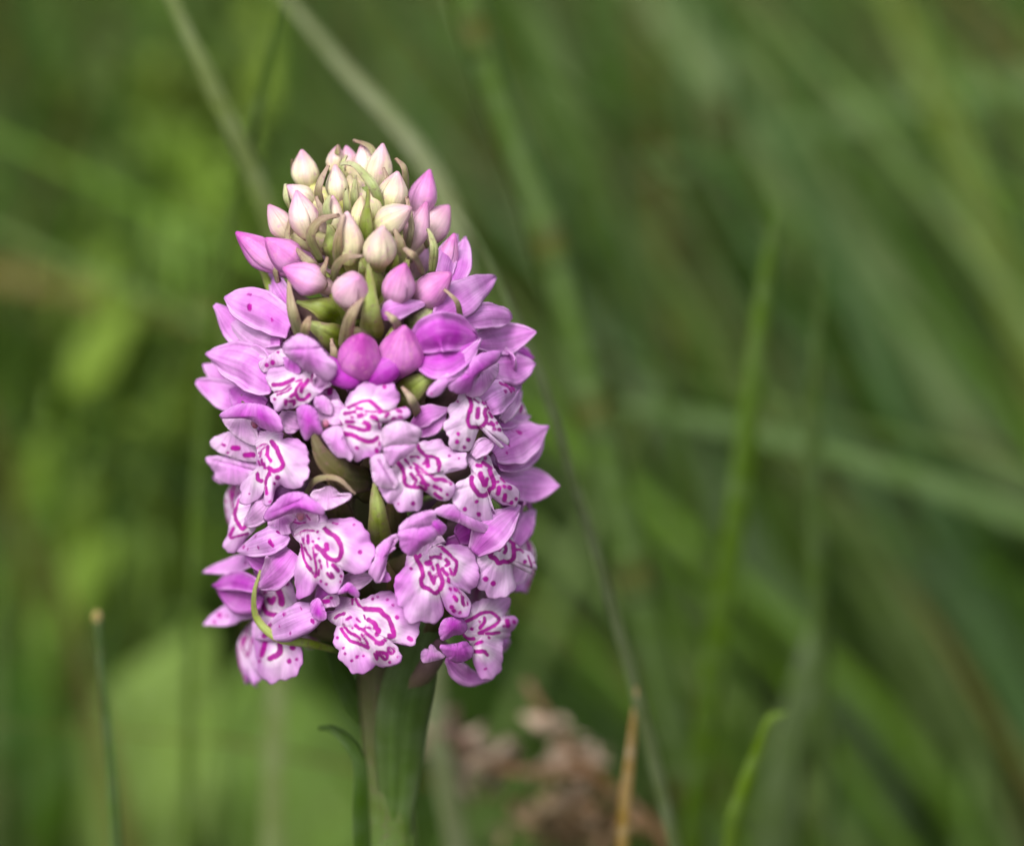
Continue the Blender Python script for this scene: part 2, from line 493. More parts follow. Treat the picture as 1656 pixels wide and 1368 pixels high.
# ------------------------------------------------------------------ bud builder
BUDP = np.array([(0, .34), (.1, .62), (.28, .92), (.42, 1), (.6, .86), (.78, .54), (.9, .28), (1, .03)])
def bud(base, tip, width, stage, parent, seed=0, neck=None, hint=None, curve=0.0, colr=None):
    rng = np.random.default_rng(300 + seed)
    base, tip = np.asarray(base), np.asarray(tip)
    ST = [(lin(196, 204, 104), lin(228, 222, 166), lin(226, 206, 166)),
          (lin(214, 212, 134), lin(240, 230, 196), lin(230, 174, 204)),
          (lin(236, 208, 200), lin(234, 178, 220), lin(216, 116, 196)),
          (lin(212, 128, 208), lin(216, 122, 208), lin(202, 88, 188))]
    i = min(int(stage), 2); t = stage - i
    cb, cm, ct = ((np.array(ST[i][k]) * (1 - t) + np.array(ST[i + 1][k]) * t) for k in range(3))
    ax = tip - base; L = np.linalg.norm(ax)
    if hint is None:
        mid = (base + tip) / 2
        hint = nrm(nrm(CAM - mid) + .4 * nrm(np.array([mid[0], mid[1], 0])))
    dirn = nrm(ax)
    side = nrm(np.cross(dirn, hint)); up = np.cross(side, dirn)
    v = np.linspace(0, 1, 20)
    r = np.interp(v, BUDP[:, 0], BUDP[:, 1]); r = np.convolve(np.pad(r, 1, mode='edge'), [.2, .6, .2], 'valid'); r[-1] = .03
    r = r * width / 2
    C = base + ax * v[:, None] + up * (curve * L * np.sin(v * math.pi))[:, None]
    core = None
    # core with its ovary neck: one mesh, the part itself
    nb = neck if neck is not None else base - dirn * .003
    V, F, cv, uv = tube('x', [nb, nb * .4 + base * .6, base + ax * .12, base + ax * .5, base + ax * .93], [.0009, .0011, width * .30, width * .44, width * .08],
                        [cb * .6 + lin(120, 130, 60) * .4, cb, cm], build=False, n=14, nl=22)
    core = link('flower_bud', mesh('flower_bud', V, F, cv, np.full(len(V), 9.), uv), parent, M_BUD)
    r0 = rng.uniform(-1.2, 1.2)
    for k, th0 in enumerate((r0, r0 + 2.09, r0 - 2.09)):
        span = 1.16 + (.12 if k == 0 else 0)
        s = np.linspace(-1, 1, 13)
        th = th0 + s * span
        lift = 1.075 if k == 0 else 1.0
        lob = 1 + .05 * np.cos(s * 1.5)[None]
        rr = r[:, None] * lift * lob * (1 - .03 * np.abs(s[None]) ** 4)
        ridge = 1 + .10 * np.exp(-(s / .14) ** 2)[None] * v[:, None]
        rr = rr * ridge * (1 + .035 * np.sin(v[:, None] * 8 + s[None] * 2.5 + seed * 1.7 + k) + .02 * np.sin(v[:, None] * 5 - s[None] * 5 + seed))
        G = C[:, None] + up[None, None] * (rr * np.cos(th)[None])[..., None] + side[None, None] * (rr * np.sin(th)[None])[..., None]
        vv = v[:, None, None]
        f1 = np.clip(vv / .45, 0, 1); f2 = np.clip((vv - .5) / .5, 0, 1) ** 1.3
        cc = cb * (1 - f1) + cm * f1
        cc = cc * (1 - f2) + ct * f2
        m = (np.exp(-(s / .25) ** 2)[None, :, None] * .5) * f1
        cc = cc * (1 - m) + ct * m
        uv = np.stack(np.broadcast_arrays(s[None] * .5 + seed * .3 + k, v[:, None]), -1)
        V, F, c2, m2, u2 = shell(G, .00025, np.broadcast_to(cc, G.shape), np.full(G.shape[:2], 9.), uv)
        link('tepal', mesh('tepal', V, F, c2, m2, u2), core, M_BUD)
    return core

LILAC = (lin(214, 124, 216), lin(226, 154, 228), lin(232, 178, 234))
MAG = (lin(192, 78, 196), lin(206, 100, 208), lin(222, 148, 226))
PALE = (lin(228, 176, 228), lin(230, 170, 232), lin(236, 196, 236))
DEEP = (lin(178, 78, 180), lin(198, 100, 198), lin(206, 126, 210))
SPOT = (lin(220, 148, 226), lin(230, 172, 234), lin(230, 176, 234))
BR_G = (lin(148, 172, 58), lin(142, 150, 84), lin(142, 128, 92))
BR_P = (lin(130, 142, 78), lin(178, 148, 134), lin(160, 132, 118))
BR_L = (lin(140, 162, 78), lin(188, 188, 142), lin(174, 158, 134))
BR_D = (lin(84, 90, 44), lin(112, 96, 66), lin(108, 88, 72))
SETS = dict(l=LILAC, m=MAG, p=PALE, d=DEEP, s=SPOT)

# ------------------------------------------------------------------ ground
def ground():
    n = 90
    g = np.concatenate([-np.geomspace(60, .5, 18), np.linspace(-.45, .45, 10), np.geomspace(.5, 60, 18)])
    X, Y = np.meshgrid(g, g)
    rng = np.random.default_rng(5)
    Z = .012 * np.sin(X * 9 + 1) * np.cos(Y * 7) + .01 * np.sin(X * 3.1 + Y * 4.3) - .012
    V = np.stack([X, Y, Z], -1).reshape(-1, 3)
    k = len(g); idx = np.arange(k * k).reshape(k, k)
    F = np.stack([idx[:-1, :-1], idx[:-1, 1:], idx[1:, 1:], idx[1:, :-1]], -1).reshape(-1, 4)
    m, nt = new_mat('soil')
    obj = node(nt, 'ShaderNodeTexCoord').outputs['Object']
    a = noise(nt, obj, 6, 5); b = noise(nt, obj, 60, 4)
    c = mixc(nt, ramp(nt, a, .4, .6), lin(46, 66, 22), lin(44, 50, 24))
    c = mixc(nt, ramp(nt, b, .4, .65, 0, .7), c, lin(30, 34, 16))
    pb = node(nt, 'ShaderNodeBsdfPrincipled'); pb.inputs['Roughness'].default_value = .95
    nt.links.new(c, pb.inputs['Base Color'])
    bp = node(nt, 'ShaderNodeBump'); bp.inputs['Distance'].default_value = .01
    nt.links.new(b, bp.inputs['Height']); nt.links.new(bp.outputs[0], pb.inputs['Normal'])
    out = node(nt, 'ShaderNodeOutputMaterial'); nt.links.new(pb.outputs[0], out.inputs[0])
    o = link('ground', mesh('ground', V, F), None, m)
    o['kind'] = 'structure'
ground()

# ------------------------------------------------------------------ lips and petals with their own outlines
def traced(name, off, sc, outline, center, parent, marks=(), cols=None, e=1.0, bulge=1.1, T=None, M=None, seed=0, lip_like=False, pale=0.0,
           gy=.25, gmax=1.1, crease=None, edge_wave=1.0, thick=.26, nr=24, ns=150):
    """outline and marks in enlarged photo pixels (off + xy / sc); depth from the spike surface, curvature, bulge and waves"""
    rng = np.random.default_rng(5000 + seed)
    tp = lambda p: np.asarray(off, float) + np.asarray(p, float) / sc
    ol = tp(outline); c = tp(center)
    n0 = len(ol)
    ol = catmull(np.vstack([ol[-2:], ol, ol[:3]]), (n0 + 4) * 6 + 1)
    rel = ol - c
    th = np.arctan2(rel[:, 1], rel[:, 0]) % (2 * math.pi); rr = np.hypot(rel[:, 0], rel[:, 1])
    tq = np.linspace(0, 2 * math.pi, ns, endpoint=False)
    od = np.argsort(th)
    rq = np.interp(tq, th[od], rr[od], period=2 * math.pi)
    rq = rq * (1 + .012 * np.sin(tq * 29 + rng.uniform(0, 6)) + .010 * np.sin(tq * 17 + rng.uniform(0, 6)))
    k = np.linspace(0, 1, nr) ** .85
    px = c[0] + k[:, None] * rq[None] * np.cos(tq)[None]
    py = c[1] + k[:, None] * rq[None] * np.sin(tq)[None]
    dc = D(*c)
    gx = np.clip((D(c[0] + 12, c[1]) - D(c[0] - 12, c[1])) / (24 / PXMM), -gmax, gmax)
    dx, dy = (px - c[0]) / PXMM, (py - c[1]) / PXMM
    size = rq.mean() / PXMM
    d = dc + e + gx * dx + gy * dy - .018 * (dx * dx + dy * dy) + bulge * (1 - k[:, None] ** 2)
    ph = rng.uniform(0, 6.28, 8)
    ew = k[:, None] ** 3 * edge_wave * size * .075
    d = d + ew * (np.sin(tq * 3 + ph[0]) + .8 * np.sin(tq * 6 + ph[1]) + .5 * np.sin(tq * 11 + ph[2]))[None]
    d = d + .05 * size * (np.sin(dx * 1.7 + ph[3]) * np.sin(dy * 1.4 + ph[4]))
    if T is not None:
        t0, m0 = tp(T), tp(M)
        ax = (m0 - t0) / PXMM; L = np.linalg.norm(ax); ax = ax / L
        ux, uy = (px - t0[0]) / PXMM, (py - t0[1]) / PXMM
        b_ = (ux * ax[0] + uy * ax[1]) / L; a_ = -ux * ax[1] + uy * ax[0]
        on = np.clip((b_ - .25) * 2.5, 0, 1)
        d = d + on * (.75 * np.exp(-(a_ / 1.1) ** 2) - .55 * np.exp(-((np.abs(a_) - 2.0) / .7) ** 2)) + .8 * np.clip(b_ - .8, 0, 1)
        d = d - 2.2 * np.clip(.22 - b_, 0, .6) / .4                                       # sinks into the throat
    if crease is not None:
        p0, p1 = tp(crease[0]), tp(crease[1])
        q = np.stack([px, py], -1)
        d = d - .45 * np.exp(-(dseg(q, p0, p1) / 3.0) ** 2)
    v = RIGHT[None, None] * ((px - 828) / FPX)[..., None] + UP[None, None] * (-(py - 684) / FPX)[..., None] + FWD
    t = (-d / 1000 - CAM[1]) / v[..., 1]
    G = CAM + v * t[..., None]
    q = np.stack([px, py], -1)
    mk_ = np.full(px.shape, 99.0); mw_ = mk_.copy()
    for hw, pts in marks:
        pp = tp(np.array(pts, float).reshape(-1, 2))
        if len(pp) == 1: pp = np.vstack([pp, pp + rng.normal(0, .5, 2)])
        pp = catmull(pp, 5 * len(pp)) if len(pp) > 2 else pp
        for a, b in zip(pp[:-1], pp[1:]):
            dd_ = dseg(q, a, b)
            mk_ = np.minimum(mk_, dd_ - (hw / sc * 1.0 + .75))
            if len(pts) > 4: mw_ = np.minimum(mw_, dd_ - hw / sc)
    if lip_like:
        white = lin(248, 224, 248); pk = lin(224, 152, 228) * (1 - pale) + lin(240, 206, 242) * pale
        f = np.clip((mw_ - 1.0) / 13, 0, 1)[..., None] * (.8 + .2 * np.sin(tq * 3 + ph[5]))[None, :, None]
        cc = white * (1 - f) + pk * f
        g = (np.clip((k - .80) / .2, 0, 1)[:, None] * .35 * (1 - pale))[..., None] * np.ones((1, ns, 1))
        cc = cc * (1 - g) + lin(214, 124, 218) * g
    else:
        cb, cm, ce = cols
        f = np.clip(k * 1.1, 0, 1)[:, None, None] * np.ones((1, ns, 1))
        w_ = (.5 + .5 * np.sin(dx * .9 + ph[5]) * np.cos(dy * .8 + ph[6]))[..., None]
        cc = (cb * w_ + cm * (1 - w_)) * (1 - f ** 2) + ce * f ** 2
        if crease is not None:
            m_ = np.exp(-(dseg(q, p0, p1) / 1.6) ** 2)[..., None] * .4
            cc = cc * (1 - m_) + DEEP[0] * m_
    ex = np.concatenate([G[:, -1:], G, G[:, :1]], 1)
    N = nrm(np.cross(ex[:, 2:] - ex[:, :-2], np.gradient(G, axis=0))); N[0] = nrm(N[1].mean(0))
    if (N[nr // 2] @ nrm(CAM - G[0, 0])).mean() < 0: N = -N
    h = thick / 2000
    nn = nr * ns
    V = np.vstack([(G + N * h).reshape(-1, 3), (G - N * h).reshape(-1, 3)])
    idx = np.arange(nn).reshape(nr, ns); nx = np.roll(idx, -1, 1)
    f1 = np.stack([idx[:-1], idx[1:], nx[1:], nx[:-1]], -1).reshape(-1, 4)
    rim = np.stack([idx[-1], idx[-1] + nn, nx[-1] + nn, nx[-1]], -1)
    F = np.vstack([f1, f1[:, ::-1] + nn, rim])
    # veins run outward from the attachment
    o_ = tp(T) if T is not None else c + np.array([0, -1.5 * rq.mean()])
    an = np.arctan2(px - o_[0], py - o_[1]); ra = np.hypot(px - o_[0], py - o_[1]) / (3 * rq.mean())
    uv = np.stack([an * .55 + seed * .31, ra], -1)
    me = mesh(name, V, F, np.vstack([cc.reshape(-1, 3)] * 2), np.concatenate([mk_.ravel() / PXMM] * 2), np.vstack([uv.reshape(-1, 2)] * 2))
    return link(name, me, parent, M_PETAL)

LIPS = dict(
 F10=dict(off=(620, 866), center=(740, 560), T=(680, 150), M=(1150, 1150),
  outline=[(470, 240), (345, 300), (330, 420), (240, 540), (165, 640), (155, 730), (180, 860), (210, 1000), (280, 1060), (310, 1200), (370, 1270), (450, 1270), (540, 1255), (640, 1265), (740, 1270), (830, 1210), (865, 1120), (870, 1000), (905, 1020), (940, 1090), (1030, 1160), (1130, 1205), (1230, 1160), (1275, 1070), (1260, 960), (1190, 860), (1145, 805), (1240, 855), (1265, 800), (1350, 740), (1390, 640), (1395, 520), (1350, 380), (1330, 260), (1250, 170), (1120, 135), (980, 135), (880, 150), (850, 90), (800, 0), (700, 20), (640, 200), (560, 260)],
  marks=[(28, (480, 340, 520, 400, 560, 480, 570, 580, 540, 650, 570, 740, 650, 770, 740, 830, 810, 790, 850, 720, 850, 640, 810, 540, 780, 430)), (35, (480, 310, 520, 300)), (24, (660, 540, 700, 620, 735, 680)), (24, (735, 690, 755, 590)), (34, (630, 410, 680, 400)), (18, (710, 460, 725, 490)), (22, (850, 190, 930, 260, 1000, 330, 1055, 390, 1050, 480, 1020, 560)), (24, (670, 160, 740, 120, 800, 150)), (22, (690, 325, 770, 315, 830, 330)), (18, (830, 280)), (20, (900, 350, 950, 410, 910, 440)), (24, (850, 490, 920, 570)), (20, (940, 620, 940, 680)), (16, (960, 480, 1000, 580)), (20, (960, 770, 975, 790)), (16, (1030, 770, 1040, 800)), (16, (1080, 790, 1090, 830)), (22, (1020, 880, 1060, 940)), (22, (1140, 890, 1140, 960, 1160, 1010)), (28, (1000, 1030)), (24, (1030, 1080)), (20, (1110, 1110)), (14, (1220, 960)), (14, (1215, 1005)), (22, (410, 485))]),
 F9=dict(off=(450, 826), center=(600, 600), T=(420, 200), M=(830, 1180),
  outline=[(130, 130), (190, 300), (250, 400), (320, 460), (330, 560), (300, 660), (250, 850), (235, 1000), (270, 1150), (260, 1250), (310, 1290), (420, 1240), (510, 1150), (580, 1060), (640, 1110), (720, 1180), (800, 1220), (870, 1170), (920, 1060), (955, 950), (930, 880), (920, 835), (1000, 870), (1120, 920), (1200, 910), (1310, 850), (1380, 720), (1410, 600), (1400, 520), (1350, 470), (1340, 370), (1270, 290), (1220, 190), (1110, 120), (950, 110), (800, 120), (720, 130), (700, 70), (540, 70), (400, 60), (250, 60)],
  marks=[(30, (680, 265, 740, 320, 840, 380, 900, 470, 930, 560, 910, 670, 840, 715, 760, 710, 690, 660, 640, 590, 560, 520)), (32, (705, 490, 705, 560)), (30, (1190, 600)), (12, (230, 360, 300, 340, 400, 295, 530, 300)), (14, (370, 400, 380, 470)), (18, (440, 370, 445, 470)), (18, (510, 450)), (16, (350, 480, 370, 620, 400, 740, 470, 840, 540, 930)), (28, (430, 800, 480, 850)), (14, (390, 530, 440, 620, 490, 700)), (12, (515, 530, 530, 640, 560, 800, 565, 930)), (18, (600, 860, 600, 920)), (22, (550, 940)), (22, (550, 640)), (14, (610, 710, 620, 740)), (14, (635, 790, 640, 830)), (10, (700, 690, 720, 820)), (24, (790, 790, 860, 870)), (16, (720, 900, 760, 960, 800, 960, 760, 900)), (18, (900, 945)), (16, (635, 1020)), (20, (710, 1055)), (14, (895, 1030)), (18, (580, 310)), (14, (600, 410)), (16, (1100, 210)), (10, (800, 190, 870, 200))]),
 F11=dict(off=(520, 946), center=(640, 620), T=(330, 330), M=(1080, 1100),
  outline=[(60, 400), (150, 540), (230, 590), (200, 680), (180, 800), (200, 900), (255, 940), (250, 1030), (290, 1110), (370, 1170), (440, 1270), (500, 1295), (610, 1280), (700, 1240), (770, 1180), (840, 1170), (920, 1195), (1030, 1170), (1110, 1140), (1180, 1040), (1140, 1000), (1100, 900), (1040, 830), (980, 805), (1100, 830), (1200, 880), (1300, 885), (1370, 850), (1400, 720), (1425, 600), (1420, 520), (1300, 300), (1200, 150), (1060, 110), (900, 90), (760, 140), (610, 210), (560, 220), (510, 160), (440, 190), (250, 180), (200, 350)],
  marks=[(14, (500, 200, 560, 310, 640, 350)), (32, (640, 350, 750, 360, 850, 370, 900, 430, 970, 480, 1020, 580, 1050, 690, 1040, 740, 980, 740)), (32, (690, 510, 770, 560, 790, 620, 830, 670, 800, 720)), (30, (1105, 470)), (28, (1270, 770, 1310, 790)), (14, (460, 200, 455, 280)), (20, (210, 480, 260, 440, 340, 420)), (18, (380, 500, 430, 470)), (14, (510, 490, 560, 540)), (16, (340, 570)), (18, (350, 610, 420, 690, 500, 720, 570, 780)), (22, (300, 640, 360, 740, 430, 810, 540, 840, 690, 900)), (14, (460, 620)), (18, (500, 580, 560, 640)), (18, (590, 640, 680, 720, 770, 790, 840, 850)), (28, (800, 830, 860, 850, 920, 800)), (14, (590, 720, 650, 800, 680, 860)), (18, (650, 610, 710, 630)), (12, (620, 440, 640, 490)), (20, (780, 990, 810, 1060, 810, 960, 860, 1010)), (20, (850, 960, 930, 990, 960, 1040, 930, 1070, 880, 1030)), (18, (960, 910, 1030, 920, 1050, 970, 1010, 990, 960, 950)), (18, (1000, 1110)), (16, (1110, 1040)), (20, (440, 1090)), (24, (515, 1040)), (18, (605, 1030)), (16, (350, 990)), (14, (330, 910)), (16, (240, 770)), (18, (740, 210)), (14, (820, 180)), (18, (960, 220)), (16, (1040, 290))]),
 F4=dict(off=(370, 690), center=(600, 560), T=(560, 150), M=(560, 1130), pale=.25,
  outline=[(390, 100), (400, 280), (420, 330), (410, 480), (400, 620), (300, 680), (280, 740), (200, 830), (170, 920), (190, 1000), (160, 1100), (230, 1130), (350, 1110), (440, 1050), (510, 950), (535, 880), (525, 1000), (510, 1060), (515, 1120), (560, 1150), (620, 1130), (640, 1040), (660, 930), (720, 860), (770, 835), (850, 890), (960, 900), (1060, 870), (1110, 790), (1170, 700), (1175, 640), (1155, 560), (1165, 450), (1130, 310), (1060, 210), (960, 180), (860, 170), (780, 180), (780, 100), (600, 60)],
  marks=[(30, (635, 230, 700, 320, 750, 420, 790, 510, 800, 560, 750, 620, 660, 640, 590, 600)), (22, (580, 300, 575, 420, 620, 500)), (20, (560, 410)), (20, (520, 540, 540, 600)), (12, (490, 480, 500, 560)), (20, (600, 670, 560, 760, 550, 830)), (22, (600, 700)), (30, (720, 735)), (20, (650, 820)), (20, (550, 880, 560, 970)), (12, (600, 1085)), (26, (430, 690, 440, 770, 490, 790)), (9, (420, 320, 500, 270, 570, 265)), (9, (450, 390, 520, 320, 560, 300)), (10, (470, 440, 490, 380)), (12, (450, 500, 470, 560)), (10, (310, 970))]),
 F5=dict(off=(510, 604), center=(700, 680), T=(330, 630), M=(1340, 570), pale=.2,
  outline=[(280, 500), (430, 510), (450, 420), (490, 320), (560, 250), (620, 190), (720, 130), (850, 100), (930, 120), (1040, 90), (1110, 130), (1170, 220), (1230, 320), (1210, 410), (1130, 530), (1200, 500), (1290, 465), (1350, 520), (1380, 600), (1290, 660), (1200, 680), (1090, 720), (1000, 705), (960, 720), (970, 820), (985, 950), (960, 1100), (900, 1200), (850, 1240), (760, 1210), (650, 1270), (560, 1250), (540, 1200), (470, 1080), (430, 950), (400, 830), (300, 770), (200, 700), (200, 560)],
  marks=[(20, (490, 500, 600, 450, 700, 410, 800, 405, 870, 470, 960, 545)), (24, (790, 410, 880, 480, 950, 540)), (18, (320, 540, 320, 640, 390, 740)), (20, (610, 510, 680, 520)), (20, (440, 590, 500, 580, 580, 560)), (32, (640, 620, 680, 610)), (12, (740, 605)), (14, (540, 640)), (20, (460, 700, 560, 700)), (26, (500, 760, 600, 790, 700, 820, 770, 810)), (32, (720, 710, 770, 740, 770, 810)), (30, (440, 880, 540, 890, 640, 940, 740, 980, 830, 980, 890, 940)), (26, (820, 630, 880, 640, 900, 660)), (20, (930, 570, 1000, 560, 1060, 580, 1020, 620)), (10, (720, 540, 800, 560, 900, 560, 1100, 550)), (22, (1190, 545, 1250, 560)), (14, (1290, 510)), (18, (1110, 660, 1160, 640)), (14, (1210, 620, 1260, 630)), (12, (1040, 690)), (28, (1010, 200)), (22, (615, 1080)), (26, (885, 1100, 890, 1130)), (12, (910, 700, 930, 790)), (12, (930, 1000, 925, 1040))]),
 F6=dict(off=(600, 690), center=(640, 720), T=(520, 400), M=(1180, 980), pale=.45,
  outline=[(340, 500), (560, 380), (670, 270), (690, 230), (850, 210), (1000, 180), (1040, 240), (1150, 310), (1260, 380), (1390, 380), (1390, 480), (1380, 580), (1330, 640), (1180, 645), (1050, 675), (1060, 695), (1120, 760), (1200, 840), (1235, 900), (1190, 1000), (1120, 1060), (1030, 1075), (930, 1030), (850, 970), (760, 930), (740, 1030), (730, 1160), (680, 1230), (580, 1220), (480, 1240), (390, 1220), (340, 1140), (290, 1110), (220, 1080), (170, 1000), (130, 900), (150, 800), (250, 650), (310, 600)],
  marks=[(22, (680, 280, 720, 360, 800, 430, 890, 440, 970, 490, 990, 540, 970, 640)), (30, (960, 480, 985, 570)), (30, (810, 500, 830, 580)), (18, (760, 540)), (24, (390, 520, 440, 580, 480, 650, 490, 740, 490, 820, 560, 870, 660, 880, 750, 880)), (26, (580, 690, 620, 740, 660, 770)), (16, (650, 810, 630, 830)), (14, (500, 490, 550, 550)), (12, (580, 450, 650, 440, 700, 460)), (16, (620, 540, 700, 590, 780, 660, 850, 710, 900, 760)), (22, (650, 610, 700, 690, 750, 760, 800, 850)), (24, (890, 700)), (18, (580, 600)), (24, (740, 800, 830, 840)), (28, (800, 890)), (26, (920, 860, 960, 880)), (24, (1020, 915)), (20, (930, 960, 980, 1000, 1030, 1030)), (24, (940, 770, 1020, 770, 1080, 800)), (24, (1150, 835)), (16, (1110, 980)), (30, (605, 1110)), (12, (410, 1120)), (18, (1135, 435)), (16, (1270, 465))]),
 F7=dict(off=(700, 630), center=(600, 440), T=(560, 60), M=(1060, 820), pale=.85,
  outline=[(470, 40), (380, 100), (340, 170), (220, 250), (220, 310), (250, 400), (170, 490), (155, 560), (190, 620), (235, 700), (230, 800), (260, 850), (340, 890), (430, 890), (510, 890), (560, 840), (640, 620), (690, 570), (850, 640), (900, 750), (1000, 850), (1060, 870), (1110, 790), (1100, 730), (1010, 640), (990, 560), (930, 470), (880, 400), (800, 300), (720, 170), (600, 90)],
  marks=[(26, (500, 90, 540, 170, 550, 270, 510, 370, 500, 460, 530, 540, 600, 545, 690, 540, 750, 490, 770, 420, 745, 340, 760, 290)), (30, (650, 290, 640, 400)), (12, (590, 150, 660, 200)), (16, (720, 200, 740, 220)), (16, (810, 340, 850, 410)), (24, (840, 490, 870, 520)), (16, (800, 500)), (26, (880, 580)), (18, (920, 490)), (26, (960, 590)), (18, (365, 185)), (24, (360, 640)), (30, (345, 755)), (26, (500, 720)), (22, (450, 830)), (10, (1045, 815))]),
 F8=dict(off=(715, 720), center=(600, 560), T=(520, 120), M=(1080, 860), pale=.7,
  outline=[(380, 120), (360, 200), (420, 340), (420, 420), (350, 490), (200, 560), (190, 640), (130, 750), (160, 830), (210, 930), (300, 1000), (400, 1050), (550, 1110), (650, 1130), (730, 1100), (770, 1020), (700, 920), (695, 840), (720, 750), (800, 800), (900, 860), (1000, 860), (1070, 890), (1110, 800), (1115, 690), (1060, 600), (950, 560), (840, 460), (740, 320), (680, 160), (560, 50)],
  marks=[(30, (430, 480, 420, 560, 470, 650, 530, 720, 600, 730, 660, 690, 690, 630, 740, 600, 740, 520, 700, 430, 680, 370)), (34, (550, 420, 580, 500, 600, 570)), (24, (640, 490, 630, 570)), (24, (590, 260, 660, 310, 700, 340)), (24, (500, 300, 560, 310)), (28, (520, 190)), (24, (620, 200)), (24, (550, 100)), (18, (800, 540)), (30, (820, 620, 810, 690)), (22, (890, 600)), (32, (970, 620)), (26, (910, 720, 900, 790)), (24, (1000, 830)), (22, (1065, 780)), (10, (840, 480, 900, 550)), (28, (320, 925)), (32, (525, 1000)), (20, (485, 820))]),
 F12=dict(off=(740, 830), center=(620, 600), T=(700, 250), M=(1100, 900), pale=.5,
  outline=[(660, 220), (560, 340), (430, 450), (270, 550), (260, 650), (320, 850), (310, 950), (280, 1060), (330, 1110), (400, 1150), (450, 1220), (540, 1240), (700, 1210), (830, 1110), (850, 1030), (800, 950), (800, 800), (830, 740), (940, 750), (1020, 780), (1060, 890), (1100, 935), (1140, 880), (1130, 740), (1100, 630), (1030, 560), (940, 530), (850, 460), (760, 330)],
  marks=[(30, (460, 440, 480, 560, 470, 620, 540, 660, 590, 720, 660, 700, 730, 700, 800, 650, 810, 560, 800, 450)), (26, (550, 400, 590, 460, 590, 530)), (24, (660, 430, 690, 520, 670, 570)), (14, (600, 360)), (18, (620, 290, 700, 340)), (20, (710, 380, 800, 450)), (16, (850, 530, 900, 530, 940, 570)), (24, (970, 700)), (12, (1010, 620, 1050, 720, 1070, 800)), (12, (1100, 720)), (34, (405, 955)), (34, (505, 1015))]),
 F13=dict(off=(670, 955), center=(1010, 600), T=(740, 620), M=(1470, 450), pale=.15,
  outline=[(720, 430), (800, 330), (830, 200), (1000, 120), (1150, 90), (1370, 100), (1380, 220), (1300, 350), (1340, 380), (1450, 375), (1500, 420), (1480, 500), (1400, 600), (1380, 670), (1300, 700), (1280, 800), (1280, 960), (1260, 1100), (1270, 1150), (1180, 1230), (1110, 1290), (1000, 1290), (930, 1200), (880, 1080), (850, 960), (850, 850), (800, 740), (700, 640), (700, 520)],
  marks=[(22, (740, 460, 830, 420, 920, 360, 1010, 320, 1100, 320, 1180, 370, 1230, 440, 1150, 510, 1050, 560, 940, 610)), (20, (940, 610, 1100, 620, 1220, 600)), (22, (1010, 400, 1010, 460, 950, 540)), (14, (940, 450)), (20, (840, 550)), (24, (700, 640, 780, 690, 860, 690)), (20, (900, 770, 980, 740)), (16, (1080, 680)), (24, (890, 880, 1000, 880, 1050, 930)), (30, (1340, 440, 1350, 500)), (24, (1440, 450)), (18, (1290, 510)), (16, (1030, 1130))]),
 F14=dict(off=(370, 920), sc=7.125, center=(560, 700), T=(520, 80), M=(480, 1320), pale=.1, e=-3,
  outline=[(480, 60), (700, 120), (780, 300), (790, 500), (830, 850), (855, 1050), (830, 1130), (770, 1230), (660, 1280), (580, 1270), (540, 1300), (480, 1340), (440, 1280), (350, 1220), (330, 1050), (300, 900), (270, 700), (290, 560), (330, 400), (360, 230)],
  marks=[(34, (550, 200, 600, 300, 620, 400)), (26, (470, 350, 500, 390, 530, 340)), (26, (380, 310, 400, 420, 460, 510, 560, 535)), (18, (430, 270)), (14, (480, 240)), (26, (430, 840, 390, 990)), (28, (590, 830, 590, 960, 480, 1030)), (30, (740, 900)), (26, (710, 1060)), (16, (790, 1040)), (16, (360, 1060)), (20, (680, 180))]),
 F15=dict(off=(330, 790), center=(560, 520), T=(800, 250), M=(340, 860), pale=.2, e=-1,
  outline=[(520, 100), (700, 40), (880, 100), (900, 300), (860, 400), (740, 600), (600, 740), (480, 900), (380, 930), (300, 870), (290, 790), (350, 680), (370, 560), (440, 290)],
  marks=[(24, (470, 300, 460, 400, 520, 530, 570, 580, 640, 500, 690, 420)), (20, (440, 580, 390, 680)), (12, (640, 640, 400, 720)), (14, (520, 160, 470, 330))]),
 F1=dict(off=(410, 530), center=(600, 860), T=(660, 620), M=(340, 1200), pale=.5,
  outline=[(560, 560), (400, 540), (270, 580), (190, 690), (210, 800), (280, 900), (310, 960), (250, 1010), (270, 1090), (310, 1150), (310, 1210), (350, 1220), (430, 1180), (560, 1170), (660, 1140), (800, 1090), (880, 1020), (1000, 930), (1060, 830), (1020, 740), (880, 690), (800, 640), (700, 600)],
  marks=[(26, (300, 830, 400, 830, 500, 800, 580, 760)), (14, (330, 940, 450, 910, 540, 840)), (12, (360, 980, 480, 940, 560, 880)), (18, (860, 700, 860, 800)), (26, (790, 780, 720, 870, 700, 920)), (16, (610, 960, 640, 880, 700, 810)), (24, (620, 960, 670, 1030, 760, 1030, 820, 960)), (20, (540, 1000, 620, 950)), (24, (470, 1100, 480, 1060)), (22, (530, 1060, 590, 1050, 590, 1100)), (18, (320, 1040)), (10, (620, 790, 700, 770))]),
)
